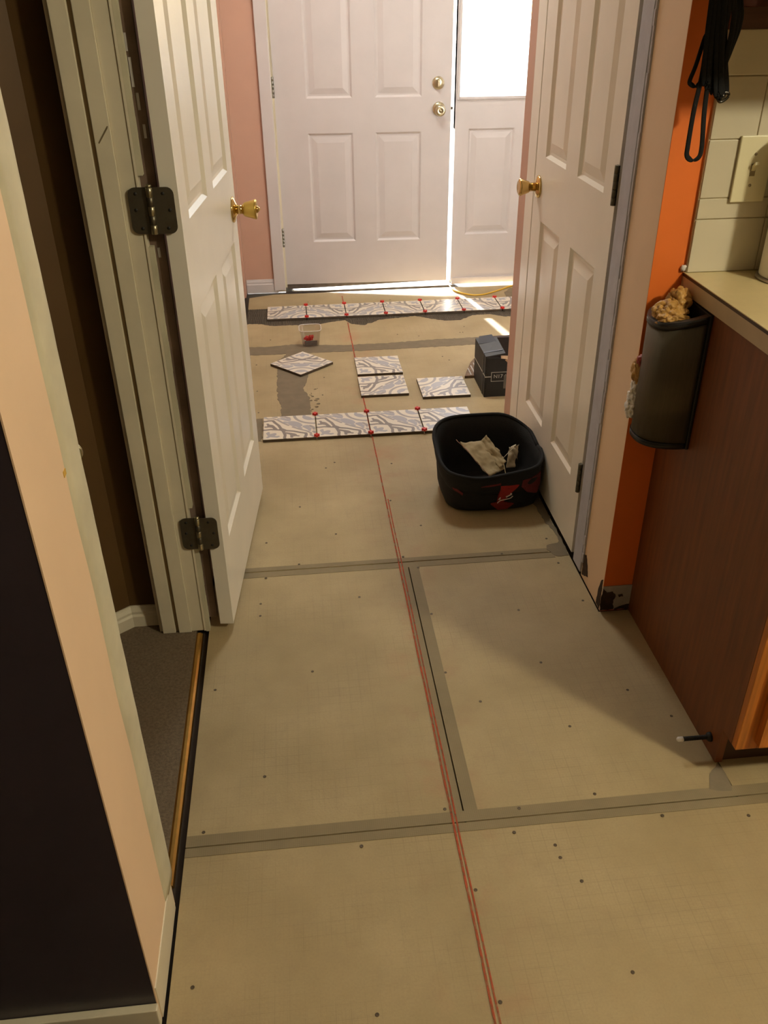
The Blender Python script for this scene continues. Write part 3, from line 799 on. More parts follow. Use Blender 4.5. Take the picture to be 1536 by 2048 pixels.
link('orange_drip', patch, mat('orange_drip', (214, 170, 70), 0.6), nj)
lp = bpy.data.objects.new('latch_plate', None); C.objects.link(lp); adopt(lp, nj)
box('plate', XL - 0.052, XL - 0.006, 1.036, 1.0415, 0.925, 0.985, steel, lp, 0.001)
lathe('latch_lip', [(0, 0.010), (0.005, 0.010), (0.009, 0.004), (0.010, 0)], (XL - 0.010, 1.040, 0.968), (0.25, 1, 0), steel, lp, 16)
lathe('latch_lip', [(0, 0.015), (0.005, 0.014), (0.010, 0.006), (0.011, 0)], (XL - 0.010, 1.040, 0.936), (0.25, 1, 0), hinge_hi, lp, 16)
# brass transition strip in the doorway
bs = bmesh.new(); add_prism(bs, [(0, 0.0), (0.002, 0.007), (0.007, 0.0105), (0.013, 0.0105), (0.018, 0.007), (0.020, 0.0)], lambda a, b_: (-0.327 + a, 1.06, Z0 + 0.004 + b_), lambda a, b_: (-0.327 + a, 1.815, Z0 + 0.004 + b_))
struct(link('trim_8', bs, brass_strip_m), 'brass transition strip between carpet and boards')

# right closet door, closed
d3, m3 = door('door_3', 'closed white six panel closet door on the right', 0.722, 2.03, 0.035,
              P6(0.102, 0.312, 0.420, 0.634, 0.214, 0.818, 1.002, 1.65), white_door, (XR - 0.004, 2.765, 0.020), R_(-90))
n3 = Vector((-1, 0, 0))
kb = bpy.data.objects.new('door_knob', None); C.objects.link(kb); adopt(kb, d3)
KP = Vector((XR - 0.004, 2.712, 0.930))
lathe('rose', [(0, 0.033), (0.004, 0.033), (0.008, 0.028), (0.011, 0.015), (0.012, 0.0)], KP, n3, brass, kb)
lathe('knob', [(0.009, 0.0125), (0.028, 0.0125), (0.033, 0.017), (0.045, 0.0215), (0.058, 0.0255), (0.062, 0.0245), (0.065, 0.019), (0.0635, 0.012), (0.063, 0.0)], KP, n3, brass, kb)
for zc in (1.055, 0.271, 1.83):
    h = bpy.data.objects.new('hinge', None); C.objects.link(h); adopt(h, d3)
    for k in range(5):
        lathe('knuckle', [(0, 0.0066), (0.0174, 0.0066)], (XR - 0.007, 2.046, zc - 0.045 + k * 0.018), (0, 0, 1), hinge_m, h, 14)
    box('leaf', XR - 0.006, XR - 0.0035, 2.046, 2.053, zc - 0.045, zc + 0.045, hinge_m, h)

# ------------------------------------------------------------------ kitchen
CX = 0.842
cab = thing('base_cabinet', 'brown base cabinet with dark veneer side beside the orange wall', 'cabinet', (1.4, 1.5, 0))
bm = bmesh.new()
add_prism(bm, [(1.234, 0.0), (1.234, 0.097), (1.196, 0.097), (1.196, 0.882), (1.7835, 0.882), (1.7835, 0.0)], lambda a, b_: (CX, a, b_), lambda a, b_: (CX + 0.016, a, b_))
link('side_panel', bm, cab_side, cab)
box('toe_kick', CX + 0.016, 3.1, 1.240, 1.252, 0.0, 0.097, kick_m, cab)
box('carcass', CX + 0.016, 3.1, 1.24, 1.78, 0.097, 0.88, kick_m, cab)
box('frame_stile', CX, CX + 0.045, 1.178, 1.196, 0.097, 0.882, oak, cab, 0.002)
box('frame_rail', CX + 0.045, 3.1, 1.178, 1.196, 0.097, 0.135, oak, cab, 0.002)
box('frame_rail', CX + 0.045, 3.1, 1.178, 1.196, 0.84, 0.882, oak, cab, 0.002)
for i in range(5):
    dr, md = door('cabinet_door', None, 0.42, 0.735, 0.019, [(0.055, 0.365, 0.055, 0.680)], oak, (CX + 0.036 + 0.437 * i, 1.158, 0.120), 0.0)
    del dr['kind']; adopt(dr, cab); dr.matrix_parent_inverse = world_of(cab).inverted()
ct = thing('countertop', 'cream laminate countertop with a dark seam along its edge', 'countertop', (1.4, 1.5, 0.882))
box('slab', CX - 0.007, 3.1, 1.152, 1.7835, 0.8825, 0.919, band_m, ct)
box('laminate_top', CX - 0.007, 3.1, 1.152, 1.7835, 0.9205, 0.9225, laminate, ct)
box('seam', CX - 0.0072, 3.1, 1.1518, 1.7835, 0.9145, 0.9208, seam_m, ct)
blob('caulk_crumb', (CX - 0.010, 1.779, 0.931), (0.007, 0.005, 0.008), white_bag, ct, 4, 0.5, 2.0, 2)
# backsplash
bsp = struct(box('trim_9', 0.838, 3.1, 1.7758, 1.7845, 0.9225, 1.382, grout_m), 'tiled backsplash above the counter')
zr = [(0.9235, 1.0330), (1.0350, 1.0750), (1.0770, 1.1880), (1.1900, 1.3020), (1.3040, 1.3815)]
tile_cache = {}
rnd = random.Random(5)
for (za, zb) in zr:
    xs = [0.8395, 0.9375] if zb - za > 0.05 and za > 1.0 else [0.8395, 0.992]
    while xs[-1] < 2.4:
        xs.append(xs[-1] + (0.108 if zb - za > 0.05 else 0.152))
    for xa, xb in zip(xs, xs[1:]):
        key = (round(xb - xa, 4), round(zb - za, 4))
        if key not in tile_cache:
            b = bmesh.new(); add_box(b, 0, xb - xa - 0.0020, -0.007, 0.0, 0, zb - za, 0.0016)
            o = link('backsplash_tile', b, tile_m, bsp); tile_cache[key] = o
        else:
            o = tile_cache[key].copy(); C.objects.link(o)
        o.location = (xa, 1.7797 - 0.0006 * rnd.random(), za)
box('top_rail', 0.838, 3.1, 1.771, 1.7835, 1.382, 1.418, walnut, bsp)
uc = thing('upper_cabinet', 'dark wood upper cabinet above the tiled backsplash', 'cabinet', (1.6, 1.62, 1.42))
box('carcass', CX, 3.1, 1.49, 1.7815, 1.42, 2.20, walnut, uc)
for i in range(5):
    dr, md = door('cabinet_door', None, 0.42, 0.72, 0.019, [(0.055, 0.365, 0.055, 0.665)], oak, (CX + 0.02 + 0.437 * i, 1.470, 1.44), 0.0)
    del dr['kind']; adopt(dr, uc); dr.matrix_parent_inverse = world_of(uc).inverted()
# switch plate
sp = thing('light_switch', 'cream toggle light switch plate on the backsplash tiles', 'light switch', (0.938, 1.772, 1.131))
box('plate', 0.902, 0.974, 1.765, 1.7722, 1.068, 1.196, plate_m, sp, 0.0025)
box('toggle_slot', 0.9325, 0.9435, 1.7644, 1.7655, 1.119, 1.143, toggle_m, sp)
bm = bmesh.new(); add_prism(bm, [(1.7655, 1.128), (1.7655, 1.138), (1.752, 1.148), (1.751, 1.143)], lambda a, b_: (0.934, a, b_), lambda a, b_: (0.942, a, b_))
link('toggle', bm, plate_m, sp)
for z in (1.101, 1.161):
    lathe('screw', [(0, 0.0032), (0.0009, 0.0028), (0.001, 0)], (0.938, 1.765, z), (0, -1, 0), toggle_m, sp, 12)
# paper towel roll
pt = thing('paper_towel_roll', 'white paper towel roll standing at the right edge of the counter', 'paper towel', (1.034, 1.700, 0.9235))
lathe('roll', [(0.006, 0.020), (0.006, 0.062), (0.008, 0.064), (0.283, 0.064), (0.285, 0.062), (0.285, 0.020)], (1.034, 1.700, 0.9235), (0, 0, 1), towel_m, pt, 48)
lathe('holder_base', [(0, 0.070), (0.004, 0.070), (0.006, 0.066), (0.006, 0.0)], (1.034, 1.700, 0.9235), (0, 0, 1), steel, pt, 40)
lathe('holder_rod', [(0.006, 0.008), (0.31, 0.008), (0.318, 0.012), (0.33, 0.0)], (1.034, 1.700, 0.9235), (0, 0, 1), steel, pt, 16)

# bag dispenser on the cabinet side
bd = thing('bag_dispenser', 'stainless steel bag dispenser with black rims on the cabinet side', 'bag dispenser', (0.79, 1.69, 0.575))
def oval(s, out=0.0):
    """s 0..1 from the near back edge round to the far back edge"""
    a = math.pi * s
    yc, ry, rx = 1.697, 0.071 + out, 0.094 + out
    ca, sa = math.cos(a), math.sin(a)
    x = 0.836 - rx * abs(sa) ** 0.85
    y = yc - ry * (abs(ca) ** 0.8) * (1 if ca >= 0 else -1)
    return x, y
def topz(x):
    return 0.866 - 0.026 * (0.836 - x) / 0.094
NS = 40
def band(name, lo, hi, out0, out1, m, skip=None):
    bm = bmesh.new(); cols = []
    for i in range(NS + 1):
        xi, yi = oval(i / NS, out0); xo, yo = oval(i / NS, out1)
        cols.append([bm.verts.new(p) for p in ((xi, yi, lo(xi)), (xo, yo, lo(xi)), (xo, yo, hi(xi)), (xi, yi, hi(xi)))])
    for a, b_ in zip(cols, cols[1:]):
        for j in range(4):
            bm.faces.new((a[j], b_[j], b_[(j + 1) % 4], a[(j + 1) % 4])).smooth = (j == 1)
    bm.faces.new(cols[0]); bm.faces.new(cols[-1][::-1])
    return link(name, bm, m, bd)
band('shell', lambda x: 0.582, lambda x: topz(x) - 0.004, -0.003, 0.0, brushed)
band('top_rim', lambda x: topz(x) - 0.006, lambda x: topz(x) + 0.009, -0.014, 0.002, black_pl)
band('bottom_rim', lambda x: 0.571, lambda x: 0.584, -0.008, 0.002, black_pl)
box('back_plate', 0.834, CX - 0.0005, 1.620, 1.772, 0.571, 0.878, black_pl, bd, 0.002)
box('bottom_plate', 0.78, 0.836, 1.65, 1.745, 0.573, 0.578, black_pl, bd)
b1 = thing('plastic_bag', 'crumpled tan plastic bags bulging out of the dispenser top', 'plastic bag', (0.78, 1.70, 0.85))
for i, (c, rad) in enumerate((((0.780, 1.680, 0.854), (0.034, 0.034, 0.024)), ((0.782, 1.700, 0.860), (0.036, 0.030, 0.026)), ((0.806, 1.722, 0.874), (0.026, 0.034, 0.034)))):
    blob('bag_fold', c, rad, tan_bag, b1, 3 + i * 5, 0.34, 1.5, 5)
b2 = thing('plastic_bag', 'tan plastic bag with red print poking out of the dispenser side', 'plastic bag', (0.752, 1.745, 0.715))
blob('bag_fold', (0.752, 1.745, 0.712), (0.015, 0.022, 0.030), tan_bag, b2, 12, 0.35, 1.8)
blob('red_print', (0.750, 1.732, 0.742), (0.011, 0.013, 0.014), red_bag, b2, 21, 0.35, 1.8, 3)
b3 = thing('plastic_bag', 'white plastic bag poking out low on the dispenser side', 'plastic bag', (0.748, 1.745, 0.645))
for i, (z, r) in enumerate(((0.672, 0.016), (0.648, 0.018), (0.622, 0.020))):
    blob('bag_fold', (0.752 - 0.002 * i, 1.742, z), (r * 0.75, r * 1.1, 0.022), white_bag, b3, 31 + i * 4, 0.35, 2.0)

# black leashes hanging by the upper cabinet
def px(u, v, y):
    """point on the plane Y = y seen at photograph pixel (u, v), used once to lay the straps out in space"""
    a = (u - 768) / 1711.07; b_ = (v - 1024) / 1711.07
    d = r0 * a + r1 * b_ + r2
    t = y / d.y
    return Vector((0, 0, 1.45)) + d * t
le = thing('dog_leash', 'bundle of black webbing leashes hanging beside the backsplash', 'leash', (0.80, 1.70, 1.6))
HK = Vector((0.828, 1.70, 1.66))
def strand(pts, y, w, name='strap', r=None):
    P = [px(u, v, y) for u, v in pts]
    return tube(name, P, w, leash_m, le, 8, 8, 0.32, side=(1, 0.15, 0))
strand([(1440, -190), (1432, 0), (1418, 60), (1404, 150), (1388, 220), (1376, 290), (1374, 312), (1384, 320), (1398, 314), (1404, 290), (1408, 230), (1414, 180), (1424, 100), (1436, 0), (1444, -190)], 1.690, 0.0052, 'wrist_loop')
strand([(1442, -190), (1424, 30), (1408, 80), (1392, 130), (1380, 160), (1381, 168), (1392, 172), (1402, 160), (1412, 120), (1428, 30), (1446, -190)], 1.700, 0.0045)
for i, (a, b_, c, e) in enumerate(((1424, 1414, 1408, 160), (1434, 1422, 1414, 168), (1444, 1430, 1424, 176), (1428, 1416, 1418, 150), (1440, 1434, 1432, 182), (1450, 1436, 1436, 186), (1446, 1440, 1444, 178), (1436, 1426, 1426, 172))):
    strand([(1450 + i, -190), (a, 0), (b_, 80), (c, e), (c + 6, e + 6), (c + 9, e - 4), (b_ + 9, 80), (a + 9, 0), (1452 + i, -190)], 1.684 + 0.005 * (i % 4), 0.0058)
for i, (x0, x1) in enumerate(((1468, 1456), (1475, 1459), (1481, 1461))):
    strand([(1456 + i, -190), (x0, 0), (x0 - 2, 50), (x1, 100), (1446 - i * 2, 150), (1440, 182)], 1.690 + 0.006 * i, 0.0056)
CP = px(1444, 186, 1.694)
lathe('clip_swivel', [(0, 0.006), (0.006, 0.007), (0.012, 0.005), (0.014, 0.0)], CP, (0.1, 0, -1), clip_m, le, 16)
tube('clip_hook', [CP + Vector(p) for p in ((-0.008, 0, -0.002), (0.004, 0, 0.001), (0.013, 0, -0.001), (0.012, 0, -0.008), (0.004, 0, -0.014), (-0.003, 0, -0.014), (-0.009, 0, -0.006))], 0.0028, clip_m, le, 8, 6)
tube('hanger_hook', [(CX, 1.692, 1.68), (0.826, 1.692, 1.676), (0.816, 1.692, 1.668), (0.814, 1.692, 1.676)], 0.003, clip_m, le, 8, 6)
# door stop on the cabinet base
ds = thing('door_stop', 'dark spring door stop with a white tip on the cabinet base', 'door stop', (0.81, 1.272, 0.04))
lathe('base', [(0, 0.011), (0.006, 0.010), (0.010, 0.006), (0.010, 0)], (CX, 1.272, 0.040), (-1, 0, 0), rubber, ds, 20)
bm = bmesh.new(); pts = [(CX - 0.008 - 0.056 * i / 220, 1.272 + 0.0038 * math.cos(i * 0.6), 0.040 + 0.0038 * math.sin(i * 0.6)) for i in range(221)]
add_tube(bm, pts, 0.0016, 6); link('spring', bm, rubber, ds)
lathe('tip', [(0.062, 0.0042), (0.064, 0.0058), (0.074, 0.0056), (0.077, 0.003), (0.0775, 0)], (CX, 1.272, 0.040), (-1, 0, 0), white_bag, ds, 16)

# ------------------------------------------------------------------ floor tiles
S = 0.2032; PT = 0.2055
def tile_mesh():
    bm = bmesh.new(); h = 0.2006 / 2
    t = bmesh.new()
    vs = [t.verts.new((x, y, z)) for x in (-h, h) for y in (-h, h) for z in (0.0, 0.012)]
    for f in ((0, 1, 3, 2), (4, 6, 7, 5), (0, 4, 5, 1), (2, 3, 7, 6), (0, 2, 6, 4), (1, 5, 7, 3)):
        t.faces.new([vs[i] for i in f])
    bmesh.ops.bevel(t, geom=[e for e in t.edges if all(v.co.z > 0.011 for v in e.verts)], offset=0.0011, segments=1, affect='EDGES')
    merge(bm, t)
    for f in bm.faces:
        f.material_index = 0 if f.calc_center_median().z > 0.0108 else 1
    return bm
tile0 = link('patterned_tile', tile_mesh(), (pattern_m, body_m))
tcount = [0]
def tile(x, y, z, rot, label, group=None):
    o = tile0 if tcount[0] == 0 else tile0.copy()
    if tcount[0]:
        C.objects.link(o)
        for k in list(o.keys()):
            del o[k]
    tcount[0] += 1
    o.location = (x, y, z); o.rotation_euler = (0, 0, R_(rot))
    return tag(o, label, 'tile', group)
# A-corner of the pattern: near-left at rot 0
A0 = -0.168 + S / 2
ordn = ['first', 'second', 'third', 'fourth']
for i in range(4):
    tile(A0 + PT * i, 2.925 + S / 2, 0.0005, 0, f'white and grey patterned tile, {ordn[i]} from the left in the near loose row', 'tiles in the near row')
names = ['leftmost', 'second', 'third', 'fourth', 'fifth', 'sixth', 'seventh']
for i in range(7):
    tile(A0 + PT * i, 4.312 + S / 2, 0.0046, -90 if i % 2 == 0 else 180, f'patterned tile set in mortar, {names[i]}' + (' of the far row' if i == 0 else ' from left in the far row'), 'tiles set in the far row')
tile(0.338, 3.625, 0.0005, 0, 'patterned loose tile, farther of the touching pair on the chalk line', 'loose tiles on the boards')
tile(0.335, 3.392, 0.0005, -90, 'patterned loose tile, nearer of the touching pair on the chalk line', 'loose tiles on the boards')
tile(0.588, 3.345, 0.0005, 90, 'patterned loose tile lying alone between the pair and the black box', 'loose tiles on the boards')
tile(-0.004, 3.692, 0.0016, -138, 'patterned loose tile turned diagonally on the mortar smear', 'loose tiles on the boards')
# cross spacers on the tile joints
bm = bmesh.new()
a_, w_ = 0.0105, 0.0036
add_prism(bm, [(-w_, -a_), (w_, -a_), (w_, -w_), (a_, -w_), (a_, w_), (w_, w_), (w_, a_), (-w_, a_), (-w_, w_), (-a_, w_), (-a_, -w_), (-w_, -w_)], lambda x, y: (x, y, 0.0), lambda x, y: (x, y, 0.009))
sp0 = link('tile_spacer', bm, spacer_m); scount = [0]
def spacer(x, y, z, label, group):
    o = sp0 if scount[0] == 0 else sp0.copy()
    if scount[0]:
        C.objects.link(o)
        for k in list(o.keys()):
            del o[k]
    scount[0] += 1
    o.location = (x, y, z); tag(o, label, 'spacer', group)
jn = ['first', 'second', 'third', 'fourth', 'fifth', 'sixth']
for i in range(6):
    xj = -0.168 + PT * (i + 1) - (PT - S) / 2
    spacer(xj, 4.512, 0.0166, f'red cross spacer at the far end of the {jn[i]} joint in the far row', 'spacers in the far row')
    spacer(xj, 4.318, 0.0166, f'red cross spacer at the near end of the {jn[i]} joint in the far row', 'spacers in the far row')
    if i < 3:
        spacer(xj, 3.124, 0.0125, f'red cross spacer at the far end of the {jn[i]} joint in the near row', 'spacers in the near row')
        spacer(xj, 2.931, 0.0125, f'red cross spacer at the near end of the {jn[i]} joint in the near row', 'spacers in the near row')
# triangular offcut behind the box
bm = bmesh.new(); add_prism(bm, [(0.70, 3.445), (0.80, 3.445), (0.80, 3.68), (0.755, 3.60)], lambda x, y: (x, y, 0.0003), lambda x, y: (x, y, 0.012))
oc = link('tile_offcut', bm, shard_m); tag(oc, 'brown triangular tile offcut lying behind the black box', 'tile')
for i in range(4):
    bmr = bmesh.new(); add_box(bmr, 0.728 + i * 0.018, 0.733 + i * 0.018, 3.455, 3.53 + i * 0.03, 0.0119, 0.0132)
    link('ridge', bmr, grey_print, oc)

# ------------------------------------------------------------------ tool bag
bag = thing('tool_bag', 'open black and red canvas tool bag on the boards by the closet door', 'tool bag', (0.59, 2.46, 0.0))
def ring(cx_, cy_, a, b_, e, zf, n=64, wob=0.0, seed=0):
    pts = []
    for i in range(n):
        t = 2 * math.pi * i / n; c, s = math.cos(t), math.sin(t)
        x = cx_ + a * abs(c) ** (2 / e) * (1 if c >= 0 else -1); y = cy_ + b_ * abs(s) ** (2 / e) * (1 if s >= 0 else -1)
        k = wob * noise.noise(Vector((c * 1.6 + seed, s * 1.6, seed)))
        pts.append(Vector((x + k * c, y + k * s, zf(x, y))))
    return pts
def loft(name, rings, m, parent, cap0=True, cap1=False):
    bm = bmesh.new(); R2 = [[bm.verts.new(p) for p in r] for r in rings]; n = len(R2[0])
    for a, b_ in zip(R2, R2[1:]):
        for i in range(n):
            bm.faces.new((a[i], a[(i + 1) % n], b_[(i + 1) % n], b_[i])).smooth = True
    if cap0:
        bm.faces.new(R2[0][::-1])
    if cap1:
        bm.faces.new(R2[-1])
    return link(name, bm, m, parent)
def rimz(off):
    # mouth slopes up from the front edge to the stiff back flap
    return lambda x, y: 0.146 + off + 0.072 * min(1, max(0, (y - 2.345) / 0.20)) - 0.055 * max(0, (x - 0.64) / 0.12) ** 2 * min(1, max(0, (y - 2.36) / 0.2)) - 0.02 * max(0, (0.50 - x) / 0.1) ** 2 * min(1, max(0, (y - 2.36) / 0.2)) - 0.014 * math.exp(-((x - 0.54) / 0.07) ** 2) * (1 if y < 2.42 else 0) + 0.010 * max(0, (x - 0.62) / 0.12) * (1 if y < 2.45 else 0)
def slope(z, k):
    return lambda x, y: z + k * (y - 2.46)
body = [ring(0.592, 2.462, 0.128, 0.110, 4, slope(0.0, 0)), ring(0.592, 2.462, 0.150, 0.128, 4, slope(0.006, 0), wob=0.006, seed=1),
        ring(0.590, 2.460, 0.164, 0.140, 3.4, slope(0.04, 0.05), wob=0.010, seed=2), ring(0.590, 2.458, 0.166, 0.140, 3.2, slope(0.08, 0.15), wob=0.012, seed=3),
        ring(0.590, 2.458, 0.160, 0.132, 3.2, slope(0.118, 0.3), wob=0.010, seed=4)]
loft('bag_body', body, black_fabric, bag)
collar = [ring(0.590, 2.456, 0.160, 0.130, 3.2, slope(0.104, 0.3), wob=0.008, seed=4), ring(0.586, 2.452, 0.171, 0.143, 3.2, rimz(-0.046), wob=0.010, seed=5), ring(0.586, 2.452, 0.172, 0.142, 3.2, lambda x, y: rimz(-0.034)(x, y), wob=0.010, seed=5),
          ring(0.586, 2.456, 0.172, 0.146, 3.4, rimz(-0.006), wob=0.004, seed=6), ring(0.586, 2.458, 0.168, 0.144, 3.4, rimz(0.0), wob=0.003, seed=6),
          ring(0.586, 2.458, 0.162, 0.138, 3.4, rimz(-0.004), wob=0.003, seed=6), ring(0.588, 2.458, 0.154, 0.126, 3.2, rimz(-0.05)),
          ring(0.590, 2.458, 0.140, 0.112, 3.0, slope(0.06, 0.1)), ring(0.590, 2.458, 0.120, 0.095, 3.0, slope(0.03, 0))]
loft('bag_collar', collar, mat('black_collar_fabric', (13, 12, 11), 0.8, var=0.2, vscale=40, bump=0.3, bscale=300), bag, cap0=False, cap1=True)
bm = bmesh.new(); rp = ring(0.586, 2.458, 0.170, 0.145, 3.4, rimz(0.001), wob=0.004, seed=6); add_tube(bm, rp + [rp[0]], 0.0065, 8)
link('rim_piping', bm, mat('rim_piping_black', (12, 11, 11), 0.85), bag)
def front_y(x, z):
    """front surface of the bag body"""
    a, b_, e = 0.166, 0.140, 3.2
    k = min(0.98, abs((x - 0.59) / a))
    return 2.458 - b_ * (1 - k ** e) ** (1 / e) - 0.008 + 0.020 * max(0, (0.055 - z) / 0.055)
def applique(name, pts, m, off=0.003, seed=0, dz=None):
    bm = bmesh.new(); n = len(pts)
    P = ragged(pts, 0.008, 0.0016, seed)
    a = [bm.verts.new((x, front_y(x, z) - off, z)) for x, z in P]; b_ = [bm.verts.new((x, front_y(x, z) + 0.012, z)) for x, z in P]
    f = bm.faces.new(a); bm.faces.new(b_[::-1])
    for i in range(len(P)):
        bm.faces.new((a[i], b_[i], b_[(i + 1) % len(P)], a[(i + 1) % len(P)]))
    return link(name, bm, m, bag)
applique('red_tag', [(0.60, 0.108), (0.660, 0.108), (0.625, 0.068), (0.610, 0.050), (0.592, 0.046)], red_fabric, 0.006, 1)
applique('red_flap', [(0.572, 0.040), (0.605, 0.050), (0.648, 0.036), (0.628, 0.014), (0.598, 0.012)], mat('red_flap_nylon', (122, 28, 20), 0.75, var=0.2, vscale=40), 0.006, 2)
applique('red_side_panel', [(0.672, 0.120), (0.74, 0.125), (0.742, 0.085), (0.728, 0.058), (0.69, 0.075), (0.668, 0.098)], dark_red, 0.004, 3)
applique('red_piping', [(0.438, 0.118), (0.446, 0.120), (0.458, 0.10), (0.482, 0.082), (0.48, 0.074), (0.452, 0.09)], dark_red, 0.004, 4)
applique('red_piping', [(0.535, 0.108), (0.60, 0.118), (0.60, 0.108), (0.55, 0.100)], dark_red, 0.004, 5)
lx = [(0.592, 0.046), (0.600, 0.056), (0.618, 0.060), (0.632, 0.063), (0.640, 0.070)]
tube('white_logo_stroke', [(x, front_y(x, z) - 0.007, z) for x, z in lx], 0.0016, white_print, bag, 6, 6)
tube('white_logo_stroke', [(x, front_y(x, z) - 0.007, z) for x, z in [(0.618, 0.068), (0.630, 0.074), (0.636, 0.078), (0.632, 0.080)]], 0.0020, white_print, bag, 6, 6)
tube('white_logo_stroke', [(x, front_y(x, z) - 0.007, z) for x, z in [(0.594, 0.060), (0.600, 0.068), (0.598, 0.060)]], 0.0014, white_print, bag, 6, 6)
for o in (thing('paper_sack', 'folded brown paper sack with a red edge inside the tool bag', 'paper sack', (0.56, 2.47, 0.1)),):
    sheet('sack_face', [(0.495, 2.475, 0.185), (0.580, 2.375, 0.105), (0.632, 2.40, 0.118), (0.585, 2.50, 0.175)], paper_m, o, 3, 0.010)
    sheet('sack_fold', [(0.560, 2.49, 0.172), (0.618, 2.40, 0.120), (0.640, 2.41, 0.140), (0.590, 2.50, 0.192)], paper_m, o, 8, 0.012, jag=0.2)
    sheet('red_edge', [(0.486, 2.478, 0.196), (0.580, 2.372, 0.108), (0.584, 2.376, 0.102), (0.495, 2.480, 0.184)], mat('printed_sack_edge', (164, 120, 100), 0.7, var=0.4, vscale=50), o, 13, 0.004, 12)
o = sheet('torn_paper', [(0.640, 2.41, 0.115), (0.672, 2.42, 0.110), (0.682, 2.44, 0.185), (0.655, 2.44, 0.175)], paper_w, None, 17, 0.016, jag=0.15)
tag(o, 'torn white paper wrapper standing up inside the tool bag', 'paper')

# ------------------------------------------------------------------ black tile box
BX0, BX1, BY0, BY1, BH = 0.742, 1.05, 3.236, 3.455, 0.178
bxo = thing('cardboard_box', 'open black cardboard tile box beside the end of the peach wall', 'box', (0.9, 3.34, 0.0))
def tapered(name, x0, x1, y0, y1, z0, z1, tx, m):
    bm = bmesh.new()
    a = [bm.verts.new(p) for p in ((x0 + tx, y0, z0), (x1 + tx, y0, z0), (x1 + tx, y1, z0), (x0 + tx, y1, z0))]
    b_ = [bm.verts.new(p) for p in ((x0, y0, z1), (x1, y0, z1), (x1, y1, z1), (x0, y1, z1))]
    bm.faces.new(a[::-1]); bm.faces.new(b_)
    for i in range(4):
        bm.faces.new((a[i], a[(i + 1) % 4], b_[(i + 1) % 4], b_[i]))
    return link(name, bm, m, bxo)
th = 0.005
tapered('side_wall', BX0, BX0 + th, BY0, BY1, 0.0005, BH, 0.0, box_m)
tapered('side_wall', BX1 - th, BX1, BY0, BY1, 0.0005, BH, 0.0, box_m)
bm = bmesh.new()
add_prism(bm, ragged([(BX0 + th, 0.0005), (BX1 - th, 0.0005), (BX1 - th, 0.14), (0.90, 0.145), (0.862, 0.128), (0.842, 0.160), (0.83, 0.166), (BX0 + th, 0.172)], 0.008, 0.003, 4, keep=(0,)), lambda a, b_: (a, BY0, b_), lambda a, b_: (a, BY0 + th, b_))
link('front_wall', bm, box_m, bxo)
box('rear_wall', BX0 + th, BX1 - th, BY1 - th, BY1, 0.0005, BH, box_in, bxo)
box('bottom', BX0 + th, BX1 - th, BY0 + th, BY1 - th, 0.0005, 0.006, box_in, bxo)
def slab(name, c, m, t=0.003):
    bm = bmesh.new(); a, b_, c_, d = [Vector(x) for x in c]; nr = (b_ - a).cross(d - a).normalized() * t
    lo = [bm.verts.new(p - nr) for p in (a, b_, c_, d)]; hi = [bm.verts.new(p) for p in (a, b_, c_, d)]
    bm.faces.new(lo[::-1]); bm.faces.new(hi)
    for i in range(4):
        bm.faces.new((lo[i], lo[(i + 1) % 4], hi[(i + 1) % 4], hi[i]))
    return link(name, bm, m, bxo)
slab('side_flap', [(BX0, BY0, BH), (BX0 + 0.085, BY0 + 0.02, BH + 0.004), (BX0 + 0.085, BY1 - 0.03, BH + 0.012), (BX0, BY1, BH)], tape_m)
slab('side_flap', [(BX0, BY1 - 0.075, BH + 0.002), (BX0 + 0.075, BY1 - 0.075, BH + 0.010), (BX0 + 0.07, BY1 + 0.0, BH + 0.014), (BX0 + 0.015, BY1, BH + 0.008)], box_m)
slab('rear_flap', [(BX0 + 0.03, BY1, BH - 0.002), (BX1, BY1, BH - 0.002), (BX1, BY1 + 0.05, BH - 0.010), (BX0 + 0.06, BY1 + 0.045, BH - 0.010)], box_in)
box('strap', BX0 - 0.0012, BX0, 3.272, 3.284, 0.0, BH + 0.001, strap_m, bxo)
slab('strap', [(BX0, 3.272, BH + 0.0022), (BX0 + 0.08, 3.283, BH + 0.008), (BX0 + 0.08, 3.292, BH + 0.008), (BX0, 3.284, BH + 0.0022)], strap_m, 0.001)
box('white_stripe', BX0 - 0.0008, BX0, BY0, BY1, 0.0915, 0.095, grey_print, bxo)
box('white_stripe', BX0, BX0 + 0.026, BY0 - 0.0008, BY0, 0.0875, 0.091, grey_print, bxo)
lb = bpy.data.objects.new('printed_frame', None); C.objects.link(lb); adopt(lb, bxo)
for (xa, xb, za, zb) in ((0.768, 0.88, 0.107, 0.1088), (0.768, 0.88, 0.068, 0.0698), (0.768, 0.770, 0.0698, 0.107)):
    box('frame_line', xa, xb, BY0 - 0.0006, BY0, za, zb, grey_print, lb)
text_mesh('lettering', 'N17 1', 0.022, Matrix.Translation((0.778, BY0 - 0.0006, 0.083)) @ Matrix.Rotation(R_(90), 4, 'X'), grey_print, lb)
box('sticker', 0.822, 0.87, BY0 - 0.001, BY0, 0.035, 0.094, label_m, bxo)
sheet('torn_edge', [(0.822, BY0 - 0.002, 0.160), (0.86, BY0 - 0.004, 0.120), (0.872, BY0 - 0.002, 0.130), (0.845, BY0 - 0.001, 0.168)], card_m, bxo, 5, 0.004, 10)
sheet('torn_edge', [(0.805, BY0 - 0.003, 0.168), (0.93, BY0 - 0.003, 0.150), (0.93, BY0 + 0.002, 0.170), (0.805, BY0 + 0.004, 0.178)], card_m, bxo, 6, 0.004, 12)
